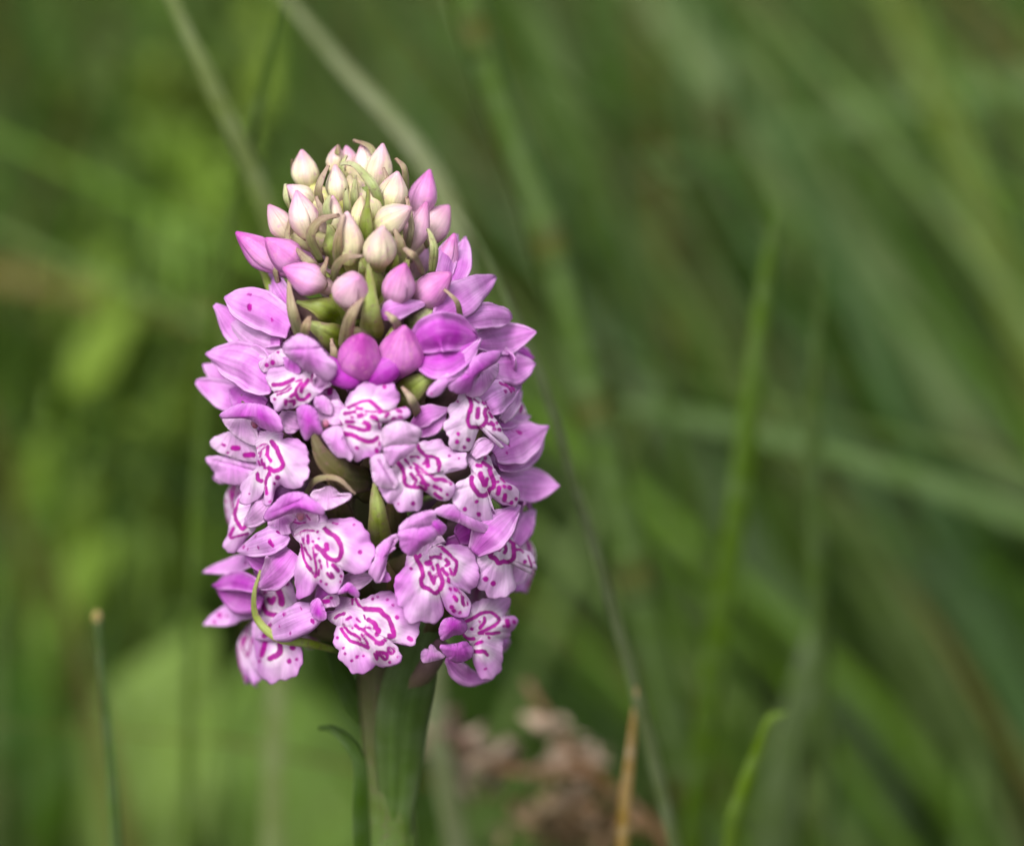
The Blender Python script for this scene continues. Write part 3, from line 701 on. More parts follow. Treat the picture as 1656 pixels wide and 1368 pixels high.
# hoods, sepals and petals: name, off, sc, outline, center, colour set, e, bulge, crease, marks
SHAPES = dict(
 F1=[('hood', (410, 530), 9, [(430, 290), (500, 190), (650, 100), (780, 130), (900, 200), (990, 300), (1100, 440), (1200, 520), (1200, 650), (1080, 780), (950, 690), (830, 640), (720, 590), (660, 520), (600, 480), (480, 400)], (780, 400), 'l', 3.2, 1.8, ((450, 330), (980, 300)), ()),
     ('sepal', (410, 530), 9, [(80, 530), (160, 460), (380, 320), (450, 340), (480, 440), (440, 530), (300, 570), (200, 640), (140, 640)], (290, 490), 'p', 1, .5, None, ((26, (205, 545)), (28, (290, 500)), (16, (365, 365)))),
     ('petal', (410, 530), 9, [(440, 420), (600, 480), (680, 520), (680, 660), (560, 640), (470, 570)], (570, 550), 'm', 1.2, .2, None, ())],
 F4=[('hood', (310, 630), 4.56, [(205, 190), (260, 150), (350, 110), (450, 105), (560, 130), (640, 190), (670, 260), (665, 310), (590, 305), (520, 280), (450, 225), (370, 205), (280, 215), (235, 215)], (480, 190), 'm', 3.4, 1.5, None, ()),
     ('petal', (310, 630), 4.56, [(235, 215), (370, 195), (440, 230), (480, 290), (490, 380), (470, 415), (400, 385), (300, 320), (250, 260)], (380, 300), 'p', 1.0, .2, None, ()),
     ('sepal', (310, 630), 4.56, [(140, 405), (160, 360), (280, 310), (380, 360), (490, 420), (500, 520), (400, 525), (280, 490), (200, 460)], (330, 430), 'p', 0, .5, None, ((8, (230, 405, 250, 412)), (16, (310, 430, 350, 432)), (16, (400, 480, 460, 480)), (7, (275, 465)))),
     ('sepal', (310, 630), 4.56, [(105, 505), (200, 490), (330, 510), (470, 540), (500, 600), (430, 680), (350, 700), (260, 690), (170, 650), (170, 610)], (320, 590), 'l', -1.2, .8, ((105, 505), (470, 600)), ())],
 F5=[('hood', (310, 630), 4.56, [(780, 140), (850, 112), (910, 150), (940, 230), (960, 320), (900, 330), (850, 370), (820, 340), (790, 240)], (865, 230), 'm', 2.4, 1.2, None, ()),
     ('sepal', (510, 604), 9, [(100, 880), (230, 790), (330, 770), (390, 830), (420, 960), (480, 1090), (540, 1200), (510, 1280), (450, 1220), (350, 1220), (260, 1150), (170, 1020)], (320, 1000), 'l', 2, .8, None, ()),
     ('petal', (510, 604), 9, [(0, 350), (100, 320), (200, 390), (240, 500), (230, 600), (100, 560), (0, 480)], (120, 450), 'l', 1, .5, None, ())],
 F6=[('hood', (510, 604), 9, [(985, 800), (1080, 740), (1200, 700), (1320, 710), (1540, 830), (1500, 940), (1470, 1015), (1250, 1045), (1000, 1075), (980, 920)], (1230, 890), 'p', 3.6, .9, None, ()),
     ('hood', (510, 604), 9, [(1000, 1050), (1250, 1015), (1475, 1000), (1440, 1080), (1330, 1190), (1200, 1260), (1120, 1340), (1050, 1280)], (1220, 1130), 'l', 3.0, .8, None, ()),
     ('sepal', (600, 690), 9, [(0, 470), (100, 400), (180, 400), (240, 530), (320, 680), (390, 800), (370, 890), (280, 900), (150, 880), (60, 820), (20, 700), (10, 600)], (190, 680), 'p', 2.6, .8, ((120, 500), (330, 860)), ())],
 F7=[('hood', (540, 430), 4.6, [(850, 880), (960, 800), (1050, 680), (1150, 640), (1245, 640), (1200, 720), (1100, 780), (1040, 850), (1010, 930), (920, 950), (860, 920)], (1030, 810), 'm', 3.4, 1.2, None, ()),
     ('sepal', (540, 430), 4.6, [(690, 945), (740, 880), (850, 800), (960, 765), (1010, 800), (960, 840), (840, 880), (780, 960), (720, 975)], (850, 860), 'l', 3, .8, None, ((6, (722, 948)),)),
     ('petal', (540, 430), 4.6, [(980, 960), (1040, 870), (1130, 770), (1210, 720), (1215, 800), (1150, 900), (1080, 970)], (1110, 850), 'l', 2, .5, None, ())],
 F9=[('hood', (310, 630), 4.56, [(535, 920), (600, 850), (660, 790), (740, 760), (820, 765), (880, 800), (950, 850), (985, 905), (960, 925), (880, 905), (800, 900), (700, 915), (620, 950), (550, 970)], (770, 850), 'm', 3.6, 1.6, ((540, 930), (860, 790)), ()),
     ('petal', (310, 630), 4.56, [(580, 955), (700, 920), (770, 935), (720, 1000), (730, 1060), (640, 1060), (570, 1000)], (660, 990), 'l', .6, .3, None, ()),
     ('petal', (310, 630), 4.56, [(690, 920), (800, 890), (920, 910), (930, 1000), (910, 1050), (780, 1080), (720, 1010)], (820, 980), 'p', -.6, -.6, None, ((5, (740, 970, 800, 985, 840, 978)), (4, (720, 930, 770, 960)), (4, (850, 920, 880, 960)))),
     ('sepal', (310, 630), 4.56, [(875, 790), (890, 750), (950, 735), (1020, 710), (1100, 770), (1150, 755), (1180, 780), (1150, 820), (1050, 870), (980, 890), (900, 850)], (1010, 800), 'p', .6, -.5, None, ())],
 F11=[('hood', (520, 946), 9, [(240, 120), (300, 40), (380, -30), (450, 0), (540, 110), (525, 175), (440, 135), (380, 95), (310, 110)], (400, 60), 'm', 2.6, .6, None, ()),
      ('petal', (310, 800), 4.276, [(825, 750), (880, 715), (915, 780), (932, 850), (890, 868), (840, 835)], (880, 800), 'm', 1.8, .5, None, ()),
      ('petal', (520, 946), 9, [(-20, 250), (60, 170), (180, 140), (260, 180), (240, 300), (120, 320), (20, 330)], (120, 240), 'p', .4, -.3, None, ((30, (20, 240, 100, 230)), (22, (150, 180))))],
 F13=[('hood', (670, 955), 9, [(370, 520), (430, 420), (560, 390), (700, 420), (765, 530), (700, 620), (580, 640), (480, 690), (400, 715), (365, 620)], (560, 530), 'd', 2.6, 1.0, None, ()),
      ('hood', (670, 955), 9, [(370, 800), (480, 790), (620, 770), (740, 740), (800, 790), (855, 860), (830, 960), (750, 1010), (620, 1040), (500, 980), (420, 900)], (620, 880), 'd', 2.6, 1.0, None, ()),
      ('sepal', (670, 955), 9, [(95, 930), (130, 860), (180, 840), (205, 880), (225, 800), (260, 790), (330, 870), (440, 950), (380, 990), (260, 1020), (130, 1040)], (240, 930), 'l', .5, .5, None, ())],
 F10=[('hood', (560, 800), 4.276, [(365, 255), (480, 220), (580, 205), (640, 250), (590, 310), (520, 360), (470, 410), (430, 415), (380, 370), (370, 310)], (490, 310), 'm', 3.6, 1.1, None, ()),
      ('hood', (560, 800), 4.276, [(362, 245), (420, 170), (500, 130), (600, 110), (620, 150), (600, 215), (480, 240)], (500, 178), 'l', 3.6, .8, None, ()),
      ('petal', (560, 800), 4.276, [(590, 150), (680, 210), (688, 240), (650, 278), (610, 258), (575, 205)], (630, 215), 'm', 3.4, .8, None, ()),
      ('sepal', (560, 800), 4.276, [(350, 270), (370, 350), (310, 370), (280, 430), (270, 520), (230, 612), (180, 570), (155, 520), (200, 440), (210, 370), (270, 310)], (250, 430), 'l', 2.4, .6, ((330, 310), (225, 600)), ()),
      ('sepal', (560, 800), 4.276, [(150, 500), (240, 500), (280, 530), (305, 590), (230, 600), (180, 570)], (230, 550), 'm', 1.4, .3, None, ()),
      ('petal', (560, 800), 4.276, [(500, 350), (590, 300), (640, 270), (690, 340), (600, 350), (550, 430), (490, 420)], (580, 350), 'p', -.4, -.4, None, ()),
      ('sepal', (560, 800), 4.276, [(605, 120), (660, 75), (740, 70), (800, 130), (900, 180), (990, 215), (1010, 260), (960, 265), (880, 240), (780, 190), (680, 155)], (790, 150), 'l', 2.4, .6, None, ())],
)
# ------------------------------------------------------------------ the orchid
orchid = bpy.data.objects.new('spotted_orchid', None)
col.objects.link(orchid)
orchid.empty_display_size = .02
tag(orchid, 'pink spotted orchid flower spike in sharp focus with pale buds on top', 'orchid')

ypx = [1368, 1230, 1100, 950, 800, 600, 450, 360, 300]
top_pts = [axis_pt(y) for y in ypx]
b0 = top_pts[0]
stem_pts = [np.array([0.002, 0.001, -0.012]), np.array([b0[0] * .6, 0, .06]), np.array([b0[0], 0, b0[2] - .03])] + top_pts
tube('stem', stem_pts, [.0046, .0040, .0034, .0033, .0030, .0032, .0034, .0034, .0032, .0028, .0022, .0012],
     [lin(84, 112, 46), lin(84, 112, 46), lin(84, 110, 48), lin(84, 92, 52), lin(74, 70, 48), lin(70, 74, 40), lin(84, 104, 40), lin(110, 136, 50), lin(140, 160, 70)],
     orchid, M_STEM, n=28, nl=90, ribs=.06, nrib=9)

_s = [0]
def nseed():
    _s[0] += 1
    return _s[0]

def mk(parent, name, pts, wpx, prof='sepal', cup=30, roll=0, cs='l', mat=None, **kw):
    p3 = [Q(p) for p in pts]
    cols = SETS[cs] if isinstance(cs, str) else cs
    return petal(name, p3, wpx / PXMM / 1000, prof, cup, roll, cols=cols, parent=parent, mat=mat, seed=nseed(), **kw)

def ovary(name, at, drop=70, rad=.0013, c=None):
    """curved ovary from the stem up to a flower; the flower part itself"""
    e = Q(at)
    py = at[1] + drop
    a = axis_pt(min(py, 1120))
    m = a * .45 + e * .55 - np.array([0, 0, .002])
    return tube(name, [a, m, e], [.0012, rad * 1.25, rad * .9], [lin(92, 100, 44), lin(104, 92, 66), lin(140, 104, 120)] if c is None else c, orchid, M_STEM, n=10, nl=14, ribs=.08, nrib=3)

def flower(at, L=None, parts=(), column=None, spur=None, lipo=None, drop=70, key=None):
    f = ovary('flower', at, drop)
    if key:
        q = dict(LIPS[key]); q.setdefault('sc', 9); q.setdefault('e', 1.0)
        traced('lip', q.pop('off'), q.pop('sc'), q.pop('outline'), q.pop('center'), f, lip_like=True, seed=nseed(), **q)
        for nm, off, sc_, ol, ce_, cs, e_, bu, cr, mks in SHAPES.get(key, ()):
            traced(nm, off, sc_, ol, ce_, f, mks, SETS[cs], e=e_, bulge=bu, crease=cr, seed=nseed(), nr=14, ns=90, gy=-.1 if nm == 'hood' else .1)
    elif L:
        T, l, m, r = (Q(p) for p in L)
        lip(T, l, m, r, f, seed=nseed(), **(lipo or {}))
    for p in parts:
        name, pts, w = p[:3]
        kw = p[3] if len(p) > 3 else {}
        kw = dict(kw)
        if name == 'hood': kw.setdefault('fold', .75); kw['cup'] = min(kw.get('cup', 50), 46); kw.setdefault('wave', .06)
        elif name == 'sepal' and 'cup' in kw and abs(kw['cup']) < 46 and nseed() % 3: kw['cup'] = -.75 * kw['cup']; kw['wave'] = .05
        else: kw.setdefault('wave', .035)
        mk(f, name, pts, w, **kw)
    if column:
        c = Q((column[0], column[1], column[2] - 1.2))
        o = nrm(CAM - c)
        tube('column', [c - o * .003, c, c + o * .0010 + np.array([0, 0, -.0004])], [.0006, .0005, .0003], [lin(226, 176, 206), lin(220, 160, 192), lin(190, 110, 140)], f, M_PETAL, n=8, nl=8)
    if spur:
        tube('spur', [Q(p) for p in spur], [.0014, .0016, .0013, .0006], [MAG[0], MAG[1]], f, M_PETAL, n=10, nl=14)
    return f

# ---------------------------------------------------------------- buds: base, tip, width, stage
BUDS = [
 ((498, 308, -5, 1), (488, 243, -6, 1), 45, 1.0), ((541, 280, -6, 1), (546, 237, -8, 1), 28, 1.2), ((566, 275, -7, 1), (560, 237, -9, 1), 28, 1.5),
 ((597, 292, -5, 1), (585, 234, -7, 1), 34, 1.1), ((609, 310, -3, 1), (619, 233, -4, 1), 43, 1.0), ((546, 328, 2, 1), (542, 267, 1, 1), 34, .8),
 ((571, 330, 1, 1), (565, 284, 0, 1), 26, .1), ((585, 335, 1, 1), (586, 296, 0, 1), 26, .2), ((629, 342, 3, 1), (643, 278, 2, 1), 46, .9),
 ((502, 386, 5, 1), (480, 309, 4, 1), 47, 1.3), ((508, 330, -2, 1), (462, 301, -2, 1), 34, 1.2), ((470, 386, 0, 1), (435, 332, -1, 1), 38, 1.3),
 ((675, 352, -4, 1), (695, 275, -5, 1), 43, 2.4), ((662, 405, 3, 1), (690, 327, 2, 1), 36, 1.7), ((542, 376, 5, 1), (538, 317, 5, 1), 26, .9),
 ((580, 374, 5, 1), (584, 318, 5, 1), 27, .2), ((607, 360, 4, 1), (599, 307, 4, 1), 27, .3), ((565, 428, 9, 1), (561, 343, 10, 1), 45, .8),
 ((612, 366, 6, 1), (664, 336, 8, 1), 46, .9), ((612, 428, 10, 1), (619, 366, 13, 1), 50, .7),
 ((452, 436, 1, 1), (382, 376, 0, 1), 46, 2.7), ((488, 436, 5, 1), (430, 386, 6, 1), 52, 2.5), ((526, 462, 10, 1), (458, 434, 11, 1), 50, 2.2),
 ((560, 488, 13, 1), (578, 448, 17, 1), 56, 1.6), ((636, 490, 12, 1), (655, 427, 14, 1), 50, 2.1), ((674, 490, 9, 1), (729, 442, 10, 1), 54, 2.4),
 ((714, 455, 2, 1), (735, 378, 1, 1), 34, 2.2), ((580, 606, 15, 1), (585, 541, 20, 1), 66, 3.0), ((643, 600, 14, 1), (654, 528, 18, 1), 68, 3.0),
]
for i, (b, t, wd, st) in enumerate(BUDS):
    py = b[1] + 34
    neck = axis_pt(py) * .72 + Q(b) * .28 if py > 320 else axis_pt(320)
    bud(Q(b), Q(t), wd * .93 / PXMM / 1000, st, orchid, seed=i, neck=neck, curve=.03 * math.sin(i * 2.1))

# ---------------------------------------------------------------- open flowers
k = dict
# opening bud on the left shoulder
flower((462, 540, -3), None, [
 ('sepal', [(455, 545, -1), (400, 535, 1), (347, 493, -1)], 66, k(cs='l', cup=55, roll=-15)),
 ('hood', [(468, 530, 0), (420, 500, 4), (364, 480, 2)], 62, k(cs='l', cup=60, prof='hood', spots=3)),
 ('petal', [(470, 545, -3), (425, 553, -1), (362, 510, -3)], 50, k(cs='p', cup=40)),
])
flower((455, 470, -6), None, [('petal', [(470, 500, -4), (452, 470, -4), (436, 440, -5)], 34, k(cs='l')), ], drop=60)
# left profile flower
flower((440, 628, -2), None, [
 ('sepal', [(440, 622, 1), (395, 590, 3), (334, 572, 0)], 74, k(cs='l', cup=60, roll=8)),
 ('sepal', [(410, 648, -3), (370, 640, -2), (317, 617, -4)], 52, k(cs='l', cup=30)),
 ('petal', [(380, 620, -6), (350, 603, -6), (329, 590, -7)], 30, k(cs='l')),
 ('petal', [(430, 655, -2), (400, 648, -1), (372, 630, -2)], 44, k(cs='m')),
])
# F1 upper left, lip seen from above
flower(key='F1', at=(500, 600, -3), L=((486, 598, 0), (422, 602, 0), (450, 670, 2.5), (540, 616, 1.5)), parts=[
 ('petal', [(520, 590, 1), (523, 612, 1.5), (510, 632, 1)], 34, k(cs='p', cup=40, roll=40)),
 ('sepal', [(505, 650, -2), (525, 648, -2), (538, 628, -2)], 40, k(cs='s', spots=6, prof='round')),
], column=(490, 602, 0), spur=[(530, 592, -1), (548, 604, 0), (568, 614, 0), (586, 612, -2)], lipo=k(bulge=.6))
# small pink spurs under the two front buds
for pts in ([(640, 590, -1), (622, 600, 0), (606, 610, -1), (598, 612, -3)],):
    f = ovary('flower', (pts[0][0], pts[0][1], -4), 60)
    tube('spur', [Q(p) for p in pts], [.0014, .0018, .0014, .0006], [MAG[0], MAG[1]], f, M_PETAL, n=10, nl=14)
# opening bud right of the two front buds
flower((690, 565, -4), None, [
 ('hood', [(672, 556, 0), (715, 536, 4), (772, 545, 3)], 62, k(cs='m', cup=65, prof='hood')),
 ('sepal', [(676, 580, -1), (720, 582, 3), (776, 552, 3)], 56, k(cs='m', cup=50, roll=15)),
 ('petal', [(718, 598, 1), (752, 580, 3.5), (778, 548, 3.5)], 22, k(cs='l', cup=40)),
 ('petal', [(668, 590, -3), (700, 590, -1), (730, 588, -1)], 30, k(cs='p', cup=30)),
])
# pink spur behind the upper right buds
flower((640, 500, -3), None, [('petal', [(616, 512, -1), (640, 500, 0), (690, 490, -2)], 34, k(cs='l', cup=50))])
# right-hand flowers seen from the side
flower((720, 470, -6), None, [
 ('petal', [(726, 468, -4), (745, 430, -3), (752, 384, -4)], 34, k(cs='l', roll=20)),
 ('sepal', [(712, 460, -5), (722, 420, -4), (740, 380, -5)], 40, k(cs='l', cup=50)),
], drop=80)
flower((720, 530, -5), None, [
 ('sepal', [(704, 514, -2), (750, 480, -1), (801, 448, -3)], 58, k(cs='l', cup=35)),
 ('petal', [(720, 540, -4), (748, 510, -4), (770, 480, -5)], 60, k(cs='p', cup=25)),
 ('petal', [(742, 522, -1), (785, 510, 0), (828, 512, -1)], 42, k(cs='l', cup=40, prof='round', wave=.04)),
])
flower((770, 580, -5), None, [
 ('sepal', [(768, 556, -1), (815, 548, 0), (867, 537, -1)], 54, k(cs='l', cup=40)),
 ('sepal', [(785, 592, -2), (825, 596, -1), (866, 588, -2)], 58, k(cs='l', cup=30)),
 ('petal', [(820, 575, -5), (842, 570, -5), (863, 580, -6)], 24, k(cs='m')),
])
# F4 left middle
flower(key='F4', at=(440, 705, -3), L=((432, 712, 0), (388, 800, -3), (436, 820, 1), (504, 752, 2)), parts=[
 ('petal', [(410, 765, -5), (372, 766, -5), (345, 772, -6)], 34, k(cs='l')),
 ('sepal', [(452, 672, -2), (470, 682, -1), (486, 690, -2)], 34, k(cs='p', prof='round')),
], column=(412, 685, 1.5), lipo=k(reflex=1.1))
# F5 centre, lip turned to the right
flower(key='F5', at=(520, 690, -3), L=((548, 674, 0), (628, 612, 1), (664, 666, 2), (590, 748, 1.5)), parts=[
 ('petal', [(515, 670, -1), (540, 668, .5), (560, 672, -.5)], 40, k(cs='p', prof='round', cup=-35)),
], column=(527, 684, 2))
# F6 centre right
flower(key='F6', at=(640, 720, -3), L=((650, 738, 0), (766, 715, 1), (738, 792, 2), (628, 826, 1)), parts=[
 ('sepal', [(665, 690, -2), (690, 668, 0), (726, 660, 0)], 34, k(cs='l', cup=55, roll=25)),
], column=(640, 735, 0), lipo=k(pink=-.1))
# F7 upper right
flower(key='F7', at=(770, 610, -4), L=((752, 634, 0), (716, 708, 1), (826, 716, 3), (800, 640, -1)), parts=[
 ('sepal', [(775, 660, -1), (805, 640, 1), (840, 624, 0)], 56, k(cs='s', spots=9)),
 ('petal', [(672, 702, -2), (700, 682, 0), (722, 662, -1)], 36, k(cs='l', cup=40)),
 ('petal', [(812, 680, -3), (828, 655, -3), (843, 632, -4)], 26, k(cs='p')),
], lipo=k(pink=-.15, full=(1, 1), reflex=1.4))
# F8 right
flower(key='F8', at=(790, 720, -4), L=((768, 736, 0), (738, 830, 2), (838, 818, 3.5), (826, 742, -2)), parts=[
 ('sepal', [(800, 735, -2), (840, 712, 0), (886, 690, -2)], 70, k(cs='l', cup=40, spots=4)),
 ('petal', [(806, 752, -3), (845, 738, -2), (880, 705, -3)], 44, k(cs='l', cup=30)),
 ('sepal', [(812, 784, -1), (855, 782, 0), (904, 785, -2)], 62, k(cs='l', cup=45)),
 ('petal', [(806, 690, -4), (830, 680, -4), (857, 673, -5)], 22, k(cs='l')),
 ('petal', [(765, 738, 1), (782, 722, 2), (800, 712, 1)], 26, k(cs='p')),
], lipo=k(pink=-.12, reflex=1.3))
# F15 left, lip seen from the side
flower(key='F15', at=(440, 850, -4), L=((420, 822, 0), (376, 812, -4), (368, 896, -1), (440, 880, 2)), parts=[
 ('petal', [(432, 806, 1), (415, 825, 2), (392, 848, 0)], 46, k(cs='p', cup=45)),
 ('sepal', [(466, 862, 0), (430, 875, 3), (384, 890, 1)], 46, k(cs='s', cup=45, spots=8)),
 ('sepal', [(420, 904, -3), (380, 912, -3), (329, 925, -4)], 30, k(cs='l', spots=4)),
 ('petal', [(450, 900, -2), (425, 905, -2), (395, 890, -2)], 40, k(cs='d', cup=40)),
])
# F9 left centre, wide lip
flower(key='F9', at=(500, 840, -4), L=((497, 858, 0), (468, 962, 0), (545, 966, 2), (612, 885, 2)), parts=[
 ('sepal', [(474, 892, 0), (450, 920, 2.5), (419, 951, 1)], 56, k(cs='l', cup=40)),
 ('petal', [(540, 930, -3), (530, 950, -1), (510, 970, -1)], 40, k(cs='m')),
], column=(486, 834, 2.5))
# F10 right centre, the largest lip
flower(key='F10', at=(705, 855, -4), L=((698, 880, 0), (634, 962, 1), (750, 1004, 3.5), (782, 920, 1)), parts=[
], lipo=k(bulge=1.0, reflex=.9))
# F12 right
flower(key='F12', at=(800, 860, -5), L=((812, 852, 0), (766, 940, 1), (868, 934, 2), (850, 868, -2)), parts=[
 ('petal', [(766, 893, 1), (800, 855, 4), (840, 818, 2)], 56, k(cs='l', cup=35, roll=10)),
 ('sepal', [(834, 880, -3), (850, 850, -2), (863, 825, -3)], 34, k(cs='l', cup=35)),
 ('petal', [(740, 870, -4), (765, 855, -4), (790, 845, -4)], 50, k(cs='d', cup=30)),
 ('sepal', [(820, 840, -5), (832, 828, -5), (846, 816, -6)], 22, k(cs='l')),
 ('petal', [(835, 900, -4), (838, 925, -3), (830, 945, -3)], 34, k(cs='p')),
], lipo=k(reflex=1.3))
# F11 bottom centre
flower(key='F11', at=(545, 975, -4), L=((553, 984, 0), (560, 1082, .5), (652, 1066, 3.5), (664, 976, 1)), parts=[
 ('sepal', [(520, 985, 0), (475, 1004, 2.5), (415, 1032, 0)], 54, k(cs='s', cup=35, spots=11)),
 ('sepal', [(550, 945, -2), (575, 938, -1), (604, 932, -1)], 30, k(cs='p')),
], lipo=k(reflex=.8))
# F13 bottom right, seen half from the side
flower(key='F13', at=(715, 1045, -6), L=((756, 1020, 0), (815, 955, -1), (842, 1000, 1), (806, 1100, 0)), parts=[
 ('sepal', [(722, 1064, -1), (752, 1092, 0), (792, 1098, 1)], 32, k(cs='l', cup=45)),
])
# F14 bottom left, hanging lip
flower(key='F14', at=(430, 960, -6), L=((436, 938, -2), (408, 1015, -4), (440, 1104, -2), (492, 1040, -1)), parts=[
 ('hood', [(420, 950, 0), (380, 938, 1), (344, 947, -1)], 32, k(cs='m', cup=50)),
 ('petal', [(424, 975, -2), (390, 970, -1), (350, 950, -2)], 46, k(cs='d', cup=-35)),
 ('sepal', [(420, 985, -3), (380, 990, -2), (330, 1009, -4)], 42, k(cs='s', spots=5)),
], lipo=k(pink=.1))
# small inner petals glimpsed between the lips
flower((735, 900, -6), None, [('petal', [(720, 880, -5), (745, 890, -4), (770, 900, -5)], 50, k(cs='d'))])

# flowers round the back of the spike: seen only from the sides
rngb = np.random.default_rng(77)
def back_flower(py, az, s=1.0):
    r = float(np.interp(py, *RAD)) * .92
    ctr = axis_pt(py)
    o = np.array([math.sin(az), math.cos(az), 0]); sd_ = np.array([math.cos(az), -math.sin(az), 0]); z = np.array([0, 0, 1.])
    B = lambda x, y, e: ctr + o * (r + e) / 1000 + sd_ * x * s / 1000 + z * y * s / 1000
    f = tube('flower', [axis_pt(min(py + 70, 1110)), ctr + o * r / 2000, B(0, 1, -2)], [.0012, .0016, .0012], [lin(92, 100, 44), lin(170, 120, 160)], orchid, M_STEM, n=8, nl=10)
    if s > .7:
        lip(B(0, 0, 0), B(-5.2, -4, -1), B(0, -9, 2), B(5.2, -4, -1), f, seed=nseed())
    for nm, pts, wd, cs in (('hood', [B(0, 4.5, -2), B(0, 4, 1.5), B(0, 1, 3)], 4.8, MAG), ('sepal', [B(-1, 2, -1), B(-4, 4, 0), B(-7.5, 5, 0)], 3.6, LILAC), ('sepal', [B(1, 2, -1), B(4, 4, 0), B(7.5, 5, 0)], 3.6, LILAC)):
        petal(nm, pts, wd * s / 1000, 'hood' if nm == 'hood' else 'sepal', 50, cols=cs, parent=f, seed=nseed(), hint=nrm(o + z * .3))
for j, py in enumerate((1010, 890, 770, 660)):
    for m in range(4):
        az = R(-66 + 44 * m + (22 if j % 2 else 0) - 11)
        back_flower(py - 10 * m, az)
for j, (py, n_) in enumerate(((560, 4), (470, 4), (400, 3))):
    for m in range(n_):
        az = R(-60 + 120 * m / (n_ - 1) + 8 * (j % 2))
        o = np.array([math.sin(az), math.cos(az), 0])
        r = float(np.interp(py, *RAD)) / 1000
        bs = axis_pt(py) + o * r * .62
        bud(bs, bs + o * .0042 + np.array([0, 0, .0042]), .0040, 2.6 - .5 * j, orchid, seed=200 + 10 * j + m, hint=o)

